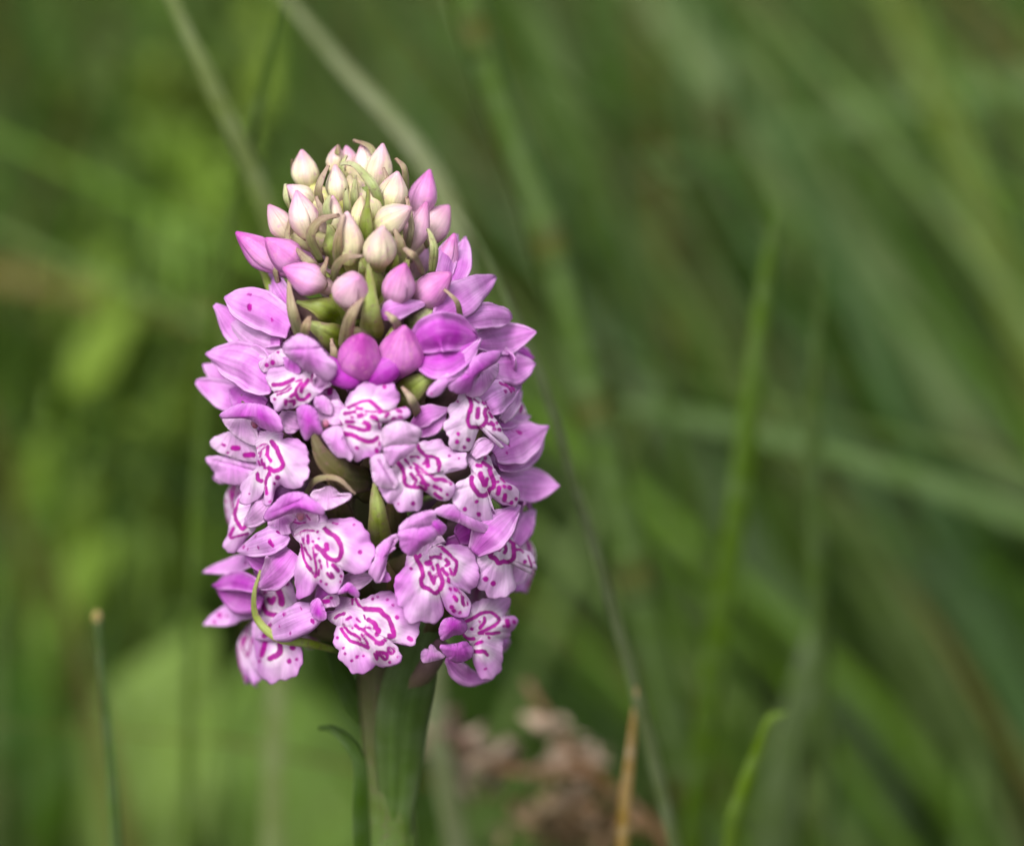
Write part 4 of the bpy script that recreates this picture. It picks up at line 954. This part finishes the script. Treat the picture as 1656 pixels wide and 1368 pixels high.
# ---------------------------------------------------------------- bracts
BRACTS = [
 ([(520, 340, 2, 1), (515, 305, 3.4, 1), (531, 268, 2, 1)], 14, BR_P), ([(623, 352, 3, 1), (606, 306, 5, 1), (590, 283, 4, 1), (570, 266, 3, 1), (551, 266, 2, 1)], 14, BR_L),
 ([(519, 424, 7, 1), (502, 385, 9, 1), (516, 358, 9, 1), (549, 348, 8, 1)], 16, BR_P), ([(537, 456, 9, 1), (545, 430, 13, 1), (562, 416, 14.5, 1), (588, 414, 14.5, 1)], 13, BR_P),
 ([(602, 548, -2), (600, 500, 1), (595, 426, 1)], 34, BR_G), ([(556, 560, 0), (566, 515, 3), (587, 482, 2)], 22, BR_P),
 ([(486, 542, 1), (472, 500, 3), (467, 446, 2)], 19, BR_P), ([(490, 552, 2), (494, 530, 3), (501, 512, 2)], 16, BR_P),
 ([(699, 434, 0), (702, 400, 1), (692, 371, 0)], 13, BR_L), ([(746, 522, 1), (739, 490, 2), (718, 468, 1)], 8, BR_P),
 ([(684, 437, 0), (670, 416, 3), (654, 402, 2)], 11, BR_P), ([(652, 432, 8, 1), (648, 395, 9, 1), (634, 362, 8, 1)], 17, BR_P),
 ([(656, 410, 4, 1), (665, 370, 6, 1), (658, 318, 4, 1)], 9, BR_P), ([(648, 534, 1), (638, 518, 3), (624, 506, 2)], 13, BR_P),
 ([(636, 648, -4), (675, 622, -1), (718, 594, 0)], 42, BR_G), ([(678, 672, 0), (668, 650, 2), (650, 626, 1)], 14, BR_P),
 ([(600, 768, -3), (560, 768, 0), (520, 735, 2), (503, 692, 2)], 44, BR_D), ([(493, 796, -1), (512, 776, 1), (545, 774, 2), (574, 798, 1)], 9, BR_P),
 ([(616, 900, -5), (612, 840, 0), (606, 776, 0)], 36, BR_G),
 ([(545, 1046, -5), (500, 1040, -2), (450, 1032, 1), (416, 1000, 2), (411, 960, 2), (422, 922, 0)], 13, BR_G),
 ([(770, 892, -1), (775, 875, 1), (777, 855, 0)], 11, BR_G), ([(404, 690, -2), (398, 665, 0), (392, 640, -2)], 9, BR_D),
 ([(592, 412, 5, 1), (592, 365, 7.4, 1), (596, 307, 7, 1)], 25, BR_G), ([(541, 376, 5, 1), (528, 340, 6.4, 1), (533, 316, 6, 1)], 14, BR_L),
 ([(573, 348, 1.5, 1), (573, 320, 2.6, 1), (575, 284, 2.2, 1)], 13, BR_L), ([(562, 350, 3, 1), (561, 330, 4.2, 1), (560, 306, 4, 1)], 13, BR_L),
 ([(549, 430, 9, 1), (546, 394, 11.2, 1), (556, 346, 10.8, 1)], 17, BR_P), ([(610, 262, -4, 1), (601, 241, -5, 1), (588, 233, -6, 1), (572, 228, -7, 1)], 9, BR_P),
 ([(656, 312, -1, 1), (654, 275, 0, 1), (640, 257, -1, 1)], 11, BR_P), ([(478, 350, -2), (464, 325, -1), (462, 298, -2)], 10, BR_L),
 ([(480, 410, 0), (465, 385, 1), (474, 340, 0)], 9, BR_P), ([(545, 250, -6, 1), (548, 235, -6, 1)], 9, BR_P), ([(474, 278, -7, 1), (473, 258, -7, 1)], 5, BR_D),
 ([(525, 442, -2), (500, 425, 1), (478, 402, 0)], 16, BR_P), ([(440, 470, -3), (428, 445, -2), (418, 428, -3)], 12, BR_G),
 ([(556, 300, -3, 1), (553, 272, -2, 1), (560, 252, -3, 1)], 9, BR_L), ([(625, 330, 0, 1), (628, 300, 2, 1), (620, 272, 1, 1)], 9, BR_P), ([(510, 372, 4, 1), (520, 345, 6, 1), (512, 318, 5, 1)], 9, BR_P),
 ([(690, 400, -1, 1), (682, 365, 1, 1), (690, 335, 0, 1)], 8, BR_P), ([(634, 448, 9, 1), (640, 420, 11, 1), (632, 398, 11, 1)], 11, BR_G), ([(528, 470, 8, 1), (522, 442, 11, 1), (530, 416, 11, 1)], 12, BR_P),
 ([(600, 460, 9, 1), (588, 440, 12, 1), (582, 424, 12, 1)], 12, BR_G), ([(452, 470, 0, 1), (446, 440, 2, 1), (450, 415, 1, 1)], 9, BR_P), ([(690, 540, 8, 1), (700, 510, 10, 1), (694, 486, 9, 1)], 12, BR_P),
 ([(530, 600, 12, 1), (540, 575, 14, 1), (536, 548, 13, 1)], 13, BR_P), ([(760, 600, 6, 1), (752, 575, 9, 1), (757, 552, 8, 1)], 9, BR_P),
 # broad green bracts in the gap below the buds
 ([(560, 520, -6), (525, 500, -3), (480, 488, -1)], 46, BR_G), ([(570, 560, -5), (530, 540, -2), (494, 520, 0)], 44, BR_G),
 ([(640, 530, -6), (680, 520, -3), (722, 470, -3)], 34, BR_L), ([(580, 520, -6), (550, 480, -4), (520, 436, -3)], 40, BR_G),
 ([(610, 500, -6), (600, 460, -4), (590, 400, -2)], 60, BR_G), ([(620, 520, -6), (640, 470, -4), (660, 420, -2)], 44, BR_G),
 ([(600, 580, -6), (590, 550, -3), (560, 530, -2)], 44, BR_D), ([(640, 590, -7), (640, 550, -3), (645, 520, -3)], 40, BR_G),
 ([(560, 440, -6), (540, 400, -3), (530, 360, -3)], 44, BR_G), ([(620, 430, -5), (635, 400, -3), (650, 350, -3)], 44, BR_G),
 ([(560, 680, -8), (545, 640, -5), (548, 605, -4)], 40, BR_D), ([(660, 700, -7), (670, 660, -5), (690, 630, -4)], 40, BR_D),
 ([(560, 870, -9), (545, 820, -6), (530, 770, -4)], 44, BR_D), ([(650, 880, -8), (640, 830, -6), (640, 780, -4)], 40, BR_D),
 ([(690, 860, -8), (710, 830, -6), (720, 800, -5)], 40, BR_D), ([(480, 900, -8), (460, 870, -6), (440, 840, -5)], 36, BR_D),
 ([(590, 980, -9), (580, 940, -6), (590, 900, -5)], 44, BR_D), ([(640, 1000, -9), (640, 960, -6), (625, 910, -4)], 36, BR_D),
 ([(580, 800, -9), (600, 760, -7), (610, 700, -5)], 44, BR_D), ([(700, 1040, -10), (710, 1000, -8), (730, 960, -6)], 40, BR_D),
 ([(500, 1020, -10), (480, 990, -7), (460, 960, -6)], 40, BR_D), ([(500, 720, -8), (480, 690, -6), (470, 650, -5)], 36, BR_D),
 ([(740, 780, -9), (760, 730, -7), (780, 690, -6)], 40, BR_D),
]
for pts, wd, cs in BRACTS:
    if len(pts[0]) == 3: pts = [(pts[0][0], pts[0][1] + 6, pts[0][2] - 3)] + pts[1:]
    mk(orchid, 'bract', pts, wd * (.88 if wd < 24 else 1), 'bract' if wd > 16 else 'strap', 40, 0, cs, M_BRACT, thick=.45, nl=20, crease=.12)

# ---------------------------------------------------------------- leaves on the stem
LF = (lin(86, 112, 52), lin(84, 106, 62), lin(88, 104, 66))
LD = (lin(58, 84, 26), lin(66, 92, 34), lin(80, 104, 50))
bz = b0[2]
LS = (lin(82, 108, 46), lin(78, 100, 56), lin(86, 100, 62))
mk(orchid, 'leaf', [(642, 1390, 2.4, 1), (644, 1320, 2.9, 1), (647, 1240, 4.0, 1), (652, 1160, 6.0, 1), (668, 1080, 7.5, 1), (690, 1010, 6.5, 1), (706, 950, 3, 1)], 86, 'clasp', 42, 0, LS, M_LEAF, thick=.4, nl=50, nw=15, crease=.14, relief=.5)
mk(orchid, 'leaf', [(590, 1560, 1, 1), (586, 1400, 1, 1), (584, 1300, 2, 1), (582, 1235, 2, 1), (560, 1196, 1, 1), (536, 1178, 0, 1), (516, 1177, -1, 1)], 26, 'strap', 40, -30, LD, M_LEAF, thick=.5, nl=30, crease=.1)
mk(orchid, 'leaf', [(590, 1165, -1, 1), (566, 1120, -1, 1), (540, 1060, 0, 1), (520, 1020, -2, 1)], 40, 'bract', 40, -25, LD, M_LEAF, thick=.5, nl=24, crease=.1)
# basal leaves below the frame
for j, (x, y, a) in enumerate(((-.09, -.01, 0), (.07, .06, 1), (.03, -.08, 2))):
    petal('leaf', [np.array([0, 0, .005]), np.array([x * .45, y * .45, .07]), np.array([x, y, .10])], .024, 'leaf', 35, cols=LF, parent=orchid, seed=900 + j, mat=M_LEAF, thick=.6, hint=np.array([0, 0, 1.]), nl=20)
# ------------------------------------------------------------------ plants behind, each from photo pixel + distance behind the spike
def to_ground(pts3, zend=-.006):
    a, b = pts3[-2], pts3[-1]
    d = nrm(b - a)
    h = b[2] - zend
    dn = nrm(d + np.array([0, 0, -.6]))
    t = h / max(-dn[2], .3)
    e = b + dn * t; e[2] = zend
    m = b + d * t * .45; m[2] = max(m[2], zend + h * .45)
    return pts3 + [m, e]

def blade(name, label, cat, pts, wpx, cols, group=None, mat=None, prof='blade', cup=35, roll=0, up=None, seed=1, thick=.4, hint=None, nl=40, ground=True):
    """pts: (px, py, mm behind) from the tip down"""
    p3 = [P(x, y, -b) for x, y, b in pts]
    if up: p3 = [p3[0] + nrm(p3[0] - p3[1]) * up] + p3
    if ground: p3 = to_ground(p3)
    p3 = p3[::-1]
    sc = (400 + pts[len(pts) // 2][2]) / 400
    o = petal(name, p3, wpx * sc / PXMM / 1000, prof, cup, roll, cols=cols, seed=seed, mat=mat or M_GRASS, thick=thick, nl=nl, origin=p3[0].copy(), crease=.08, hint=hint)
    return tag(o, label, cat, group)

def c3(*rgb):
    a = lin(*rgb) * np.array([.72, .66, .60])
    return (a * .9, a * 1.05, a * 1.1)

G1 = 'pale dry grass stalks leaning behind the orchid'
blade('grass_blade', 'pale grey green grass blade slanting down to the left of the orchid buds', 'grass blade', [(270, -20, 75), (350, 150, 76), (430, 330, 80), (475, 520, 84), (470, 800, 88), (446, 1100, 90), (436, 1390, 92)], 36, c3(136, 158, 100), G1, up=.06, seed=11)
blade('grass_blade', 'pale grey green grass blade slanting down onto the tip of the orchid', 'grass blade', [(440, -30, 110), (560, 110, 106), (690, 260, 100), (745, 420, 95), (730, 700, 88), (700, 1090, 82), (745, 1390, 78)], 40, c3(136, 152, 112), G1, up=.06, seed=12)
blade('grass_blade', 'thin dark green grass blade crossing behind the pale slanting blade', 'grass blade', [(452, -10, 92), (425, 140, 92), (385, 290, 92), (345, 540, 92), (318, 780, 92), (306, 1080, 92), (304, 1390, 92)], 18, c3(84, 112, 46), None, up=.03, seed=13)
blade('grass_blade', 'slim grey green grass blade leaning close along the jointed horsetail stem', 'grass blade', [(742, 330, 46), (830, 500, 42), (905, 700, 36), (985, 960, 30), (1040, 1150, 27), (1100, 1390, 24)], 27, c3(104, 122, 82), None, seed=14)
p3 = to_ground([P(157, 998, -27), P(166, 1100, -26), P(180, 1250, -25), P(190, 1380, -25)])
rb = p3[-1].copy()
rush = bpy.data.objects.new('rush_stem', None); rush.location = rb; col.objects.link(rush)
tag(rush, 'thin dark rush stem with a blunt pale tip standing alone', 'rush')
tube('stem', [p - rb for p in p3[::-1]], [.0010, .0009, .0008, .0007, .0006, .00055], [lin(66, 90, 40), lin(62, 84, 40)], rush, M_STEM, n=10, nl=40)
tube('tip', [p3[0] - rb + np.array([0, 0, -.0006]), p3[0] - rb + np.array([0, 0, .0004]), p3[0] - rb + np.array([-.0001, 0, .0010])], [.00062, .00075, .0003], lin(168, 152, 104), rush, M_DRY, n=8, nl=8)
blade('grass_blade', 'bright green upright grass blade with a pointed tip right of the horsetail', 'grass blade', [(1250, 330, 92), (1240, 450, 90), (1222, 620, 88), (1190, 850, 86), (1150, 1120, 84), (1120, 1390, 82)], 48, c3(92, 126, 44), None, seed=18)
blade('grass_blade', 'short bright green grass blade with a folded pale tip', 'grass blade', [(1272, 1152, 33), (1245, 1165, 32), (1222, 1230, 32), (1190, 1320, 31), (1182, 1390, 31)], 30, c3(104, 138, 44), None, prof='strap', cup=50, seed=19)
blade('grass_blade', 'withered orange brown grass blade with a pale pointed tip', 'grass blade', [(1029, 1112, 27), (1022, 1200, 27), (1012, 1300, 27), (1008, 1390, 27)], 26, (lin(146, 122, 66), lin(176, 148, 98), lin(156, 126, 76)), None, mat=M_DRY, seed=20)
blade('grass_blade', 'broad grey green blade lying across the other grasses to the right', 'grass blade', [(960, 655, 165), (1080, 665, 165), (1210, 692, 165), (1400, 740, 165), (1656, 832, 165), (1900, 960, 165)], 62, c3(98, 128, 76), None, seed=21, hint=np.array([0, -.5, .9]))
blade('grass_blade', 'wide green blade slanting down below the lying blade on the right', 'grass blade', [(1440, 640, 190), (1520, 820, 188), (1600, 1000, 186), (1700, 1230, 184)], 84, c3(86, 122, 72), None, seed=22, up=.04)
G2 = 'wide pale blades slanting across the blurred grass on the right'
L2 = 'wide pale green blade slanting across the blurred grass behind'
for q, (pts, wd, c) in enumerate((
    ([(1030, -40, 370), (1180, 140, 365), (1330, 330, 360), (1480, 540, 350), (1640, 760, 345)], 95, (124, 152, 100)),
    ([(860, -40, 420), (960, 200, 415), (1100, 420, 410), (1250, 640, 400)], 80, (112, 142, 84)),
    ([(1430, -40, 300), (1540, 200, 298), (1620, 420, 296), (1700, 640, 294)], 70, (120, 146, 70)),
    ([(1160, -40, 440), (1330, 220, 435), (1500, 470, 430), (1700, 800, 420)], 70, (118, 146, 88)),
    ([(960, 520, 290), (1060, 640, 285), (1150, 760, 280), (1230, 900, 276)], 60, (98, 126, 84)),
    ([(1390, 840, 170), (1480, 1000, 168), (1570, 1180, 166), (1650, 1380, 164)], 46, (96, 120, 70)),
    ([(1300, 560, 260), (1400, 760, 256), (1530, 960, 250), (1640, 1130, 248)], 60, (88, 120, 74)))):
    blade('grass_blade', L2, 'grass blade', pts, wd, c3(*c), G2, up=.08, seed=30 + q)
blade('grass_blade', 'pale green blade lying nearly level above the bright pointed blade', 'grass blade', [(930, 290, 400), (1150, 250, 400), (1350, 190, 400), (1560, 140, 400), (1800, 160, 400), (1960, 420, 400)], 72, c3(112, 146, 88), None, seed=41, hint=np.array([0, -.5, .9]))
blade('grass_blade', 'short wide grey green blade standing behind the folded bright blade', 'grass blade', [(1330, 960, 110), (1310, 1080, 106), (1280, 1220, 104), (1255, 1390, 102)], 84, c3(106, 132, 84), None, seed=42)
blade('grass_blade', 'brown withered blade lying level behind the left of the orchid', 'grass blade', [(420, 530, 300), (240, 500, 300), (60, 450, 300), (-160, 410, 300)], 60, (lin(96, 92, 40), lin(98, 88, 42), lin(94, 86, 42)), None, mat=M_DRY, seed=43, hint=np.array([0, -.5, .9]))
blade('grass_blade', 'dull green blade standing right behind the bright pointed blade', 'grass blade', [(1330, 420, 96), (1322, 600, 94), (1318, 800, 92), (1330, 1000, 90), (1350, 1390, 88)], 40, c3(84, 110, 58), None, seed=44)

# horsetail: jointed green stem with brown-toothed sheaths at the joints
ht = [(738, -60, 104), (800, 150, 102), (885, 385, 100), (960, 670, 97), (1030, 950, 94), (1110, 1270, 92), (1140, 1400, 90)]
p3 = to_ground([P(x, y, -b) for x, y, b in ht])
hb = p3[-1].copy()
horse = bpy.data.objects.new('horsetail', None); horse.location = hb; col.objects.link(horse)
tag(horse, 'thick blue green horsetail stem with brown banded joints leaning left', 'horsetail')
full = catmull([p - hb for p in p3[::-1]], 60)
tube('stem', full, np.interp(np.linspace(0, 1, 60), [0, .5, 1], [.0036, .0033, .0024]), lin(80, 102, 50), horse, M_GRASS, n=20, nl=120, ribs=.05, nrib=14)
for x, y, b in ((775, 60, 103), (885, 385, 100), (960, 670, 97), (1030, 950, 94), (1110, 1270, 92)):
    c = P(x, y, -b) - hb
    i = int(np.argmin(np.linalg.norm(full - c, axis=1))); t = nrm(full[min(i + 1, 59)] - full[max(i - 1, 0)])
    c = full[i]
    r_ = float(np.interp(i / 59, [0, .5, 1], [.0036, .0033, .0024])) + .00018
    tube('sheath', [c - t * .004, c, c + t * .005], [r_, r_, r_], [lin(80, 102, 50), lin(80, 98, 48), lin(86, 88, 42), lin(80, 94, 46), lin(80, 102, 50)], horse, M_GRASS, n=20, nl=10, ribs=.05, nrib=14)

# dead brown flower head
p3 = to_ground([P(900, 1180, -84), P(960, 1250, -82), (P(1060, 1340, -80)), P(1120, 1420, -79)])
hb = p3[-1].copy()
dead = bpy.data.objects.new('dead_flower_head', None); dead.location = hb; col.objects.link(dead)
tag(dead, 'withered brown and pinkish flower head drooping beside the orchid stem', 'flower head')
tube('stem', [p - hb for p in p3[::-1]] + [P(850, 1100, -86) - hb], [.0011, .0010, .0009, .0007], lin(128, 96, 66), dead, M_DRY, n=8, nl=40)
tube('stem', [P(700, 1170, -88) - hb, P(800, 1240, -86) - hb, P(960, 1250, -82) - hb], [.0006, .0008, .0009], lin(128, 96, 66), dead, M_DRY, n=8, nl=20)
rg = np.random.default_rng(9)
for cx, cy, sx, sy, n, cc in ((935, 1235, 40, 42, 46, (186, 162, 140)), (785, 1225, 60, 32, 44, (168, 148, 126)), (880, 1335, 90, 40, 34, (146, 124, 92)), (720, 1190, 36, 30, 26, (160, 132, 116)), (960, 1330, 50, 36, 40, (146, 116, 84))):
    VV, FF, CC = [], [], []
    for q in range(n):
        c = P(cx + rg.normal(0, sx * .55), cy + rg.normal(0, sy * .55), -92 + rg.normal(0, 5)) - hb
        d = nrm(rg.normal(0, 1, 3)); u = nrm(np.cross(d, rg.normal(0, 1, 3))); w_ = np.cross(d, u)
        l, wd = rg.uniform(.002, .0045), rg.uniform(.0008, .0018)
        k0 = len(VV)
        VV += [c - d * l, c + u * wd, c + w_ * wd * .4, c - u * wd, c - w_ * wd * .4, c + d * l]
        FF += [[k0 + a + 0, k0 + 1 + b, k0 + 1 + (b + 1) % 4] for a, b in ((0, 1), (0, 2), (0, 3), (0, 0))] + [[k0 + 5, k0 + 1 + (b + 1) % 4, k0 + 1 + b] for b in range(4)]
        CC += [lin(*cc) * rg.uniform(.7, 1.5)] * 6
    o = link('floret_cluster', mesh('floret_cluster', VV, FF, np.array(CC)), dead, M_DRY)
    o['kind'] = 'stuff'

# broad-leaved plants behind on the left
def leafy(name, label, leaves, group=None, seed=0):
    """leaves: list of ([(px,py,behind) base..tip], width px, rgb)"""
    first = P(*leaves[0][0][0][:2], -leaves[0][0][0][2])
    base = np.array([first[0], first[1] + .01, -.006])
    r = bpy.data.objects.new(name, None); r.location = base; col.objects.link(r)
    tag(r, label, 'leafy plant', group)
    for q, (pts, wd, c) in enumerate(leaves):
        l3 = [P(x, y, -b) - base for x, y, b in pts]
        sc = (400 + pts[0][2]) / 400
        petal('leaf', l3, wd * sc / PXMM / 1000, 'broad', 25, cols=c3(*c), seed=seed * 50 + q, mat=M_LEAF, parent=r, thick=.5, wave=.03, crease=.08, hint=nrm(np.array([.1 * (q % 3 - 1), -.75, .65])), nl=20, nw=11)
        m = np.array([l3[0][0] * .6, l3[0][1] * .6, l3[0][2] * .5])
        tube('leaf_stalk', [np.array([0, 0, 0.]), m, l3[0] + (l3[1] - l3[0]) * .05], [.0016, .0014, .0012], lin(*c) * .8, r, M_STEM, n=8, nl=14)
    return r
leafy('leafy_plant', 'large smooth pale green leaves rising behind the lone rush stem', [
    ([(150, 1480, 240), (230, 1240, 232), (330, 1010, 225)], 280, (140, 176, 92)), ([(420, 1500, 230), (450, 1280, 225), (420, 1060, 220)], 310, (130, 170, 84)),
    ([(60, 1560, 250), (110, 1330, 245), (190, 1150, 240)], 170, (128, 158, 92))], seed=1)
leafy('leafy_plant', 'dark green leaves low at the corner beside the large pale leaves', [
    ([(-40, 1480, 240), (20, 1280, 240), (90, 1120, 245)], 220, (58, 96, 22)), ([(40, 1300, 260), (0, 1150, 265), (-60, 1060, 270)], 200, (66, 104, 26))], seed=2)
rl = np.random.default_rng(21)
blobs = [(60, 640, 330), (300, 300, 360), (160, 180, 420), (390, 420, 340), (90, 800, 300), (240, 560, 320), (330, 170, 400), (30, 480, 380), (250, 760, 300), (150, 420, 350), (440, 150, 380), (280, 920, 260), (60, 960, 300), (200, 680, 340), (330, 640, 300), (410, 60, 420)]
for q, (x, y, b) in enumerate(blobs):
    ls = []
    for j in range(4):
        a = rl.uniform(-1.2, 1.2)
        ln, wd = rl.uniform(130, 210), rl.uniform(85, 130)
        cx, cy, bb = x + rl.normal(0, 45), y + rl.normal(0, 40), b + rl.normal(0, 25)
        br = rl.uniform(.7, 1.15)
        c = np.array([140, 180, 74]) * br
        ls.append(([(cx, cy + 60, bb + 10), (cx + ln * .35 * a, cy - 10, bb), (cx + ln * .7 * a, cy - 60 - 30 * rl.random(), bb - 12)], wd, tuple(np.clip(c, 0, 190))))
    leafy('leafy_plant', 'bushy bright green leafy plant blurred far behind the left of the orchid', ls, 'bushy leafy plants blurred behind', seed=10 + q)

# meadow beyond: grass nobody could count
def meadow():
    rg = np.random.default_rng(4)
    V, F, C = [], [], []
    n = 0; seg = 6
    def add(N, xr, yr, hr, wr, leanx, pal, keep=None):
        nonlocal n
        x = rg.uniform(*xr, N); y = rg.uniform(*yr, N)
        if keep is not None:
            m = keep(x, y); x, y = x[m], y[m]
        N = len(x)
        h = rg.uniform(*hr, N); wd = rg.uniform(*wr, N)
        lx = rg.normal(leanx, .28, N) * h; ly = rg.normal(0, .2, N) * h
        t = np.linspace(0, 1, seg + 1)
        px = x[:, None] + lx[:, None] * t ** 1.6; py_ = y[:, None] + ly[:, None] * t ** 1.6
        pz = -.01 + h[:, None] * (t - .18 * t ** 3 * np.abs(lx / h)[:, None])
        ww = wd[:, None] * np.array([.8, 1, 1, .9, .72, .45, .05])[None] / 2
        az = rg.uniform(-.7, .7, N)
        cx, cy = np.cos(az)[:, None] * ww, np.sin(az)[:, None] * ww
        A = np.stack([px - cx, py_ - cy, pz], -1); B = np.stack([px + cx, py_ + cy, pz], -1)
        vert = np.stack([A, B], 2).reshape(N, -1, 3)
        nv = 2 * (seg + 1)
        base = n + np.arange(N)[:, None] * nv
        f = np.array([[2 * i, 2 * i + 1, 2 * i + 3, 2 * i + 2] for i in range(seg)]).reshape(-1)
        F.append((base + f[None]).reshape(-1, 4))
        V.append(vert.reshape(-1, 3))
        pal = np.array([lin(*p) for p in pal])
        c = pal[rg.integers(0, len(pal), N)] * rg.uniform(.30, .92, (N, 1)) * np.array([1.04, .94, .92])
        C.append(np.repeat(c, nv, 0)); n += N * nv
    green = [(84, 124, 46), (100, 138, 58), (72, 110, 40), (116, 146, 82), (86, 122, 66), (100, 140, 48), (102, 102, 54)]
    cone = lambda x, y: (y > .34)
    add(2600, (-.55, .75), (.34, .9), (.10, .30), (.003, .008), -.25, green, cone)
    add(4500, (-1.2, 1.5), (.9, 2.2), (.15, .42), (.004, .010), -.2, green)
    add(5000, (-3.5, 3.8), (2.2, 6.0), (.2, .5), (.006, .014), -.1, green)
    add(2500, (-9, 9), (6, 16), (.3, .6), (.012, .03), 0, green)
    # taller leaning blades in the middle distance, thicker towards the right
    add(170, (.06, .34), (.16, .42), (.16, .36), (.002, .006), -.55, green, lambda x, y: rg.random(len(x)) < .8)
    add(60, (-.30, .02), (.22, .42), (.14, .26), (.002, .006), .1, green)
    # low turf round the orchid, beside and behind the camera
    add(2500, (-.5, .6), (.06, .5), (.04, .11), (.002, .005), 0, green)
    add(3000, (-2.5, 2.8), (-2.0, .6), (.05, .16), (.003, .006), 0, green, lambda x, y: (np.abs(x) > .12) | (y > .06) | (y < -.75))
    V = np.vstack(V); F = np.vstack(F); C = np.vstack(C)
    o = link('meadow_grass', mesh('meadow_grass', V, F, C), None, M_GRASS)
    tag(o, 'blurred mass of green meadow grass behind everything', 'grass', None, 'stuff')
meadow()
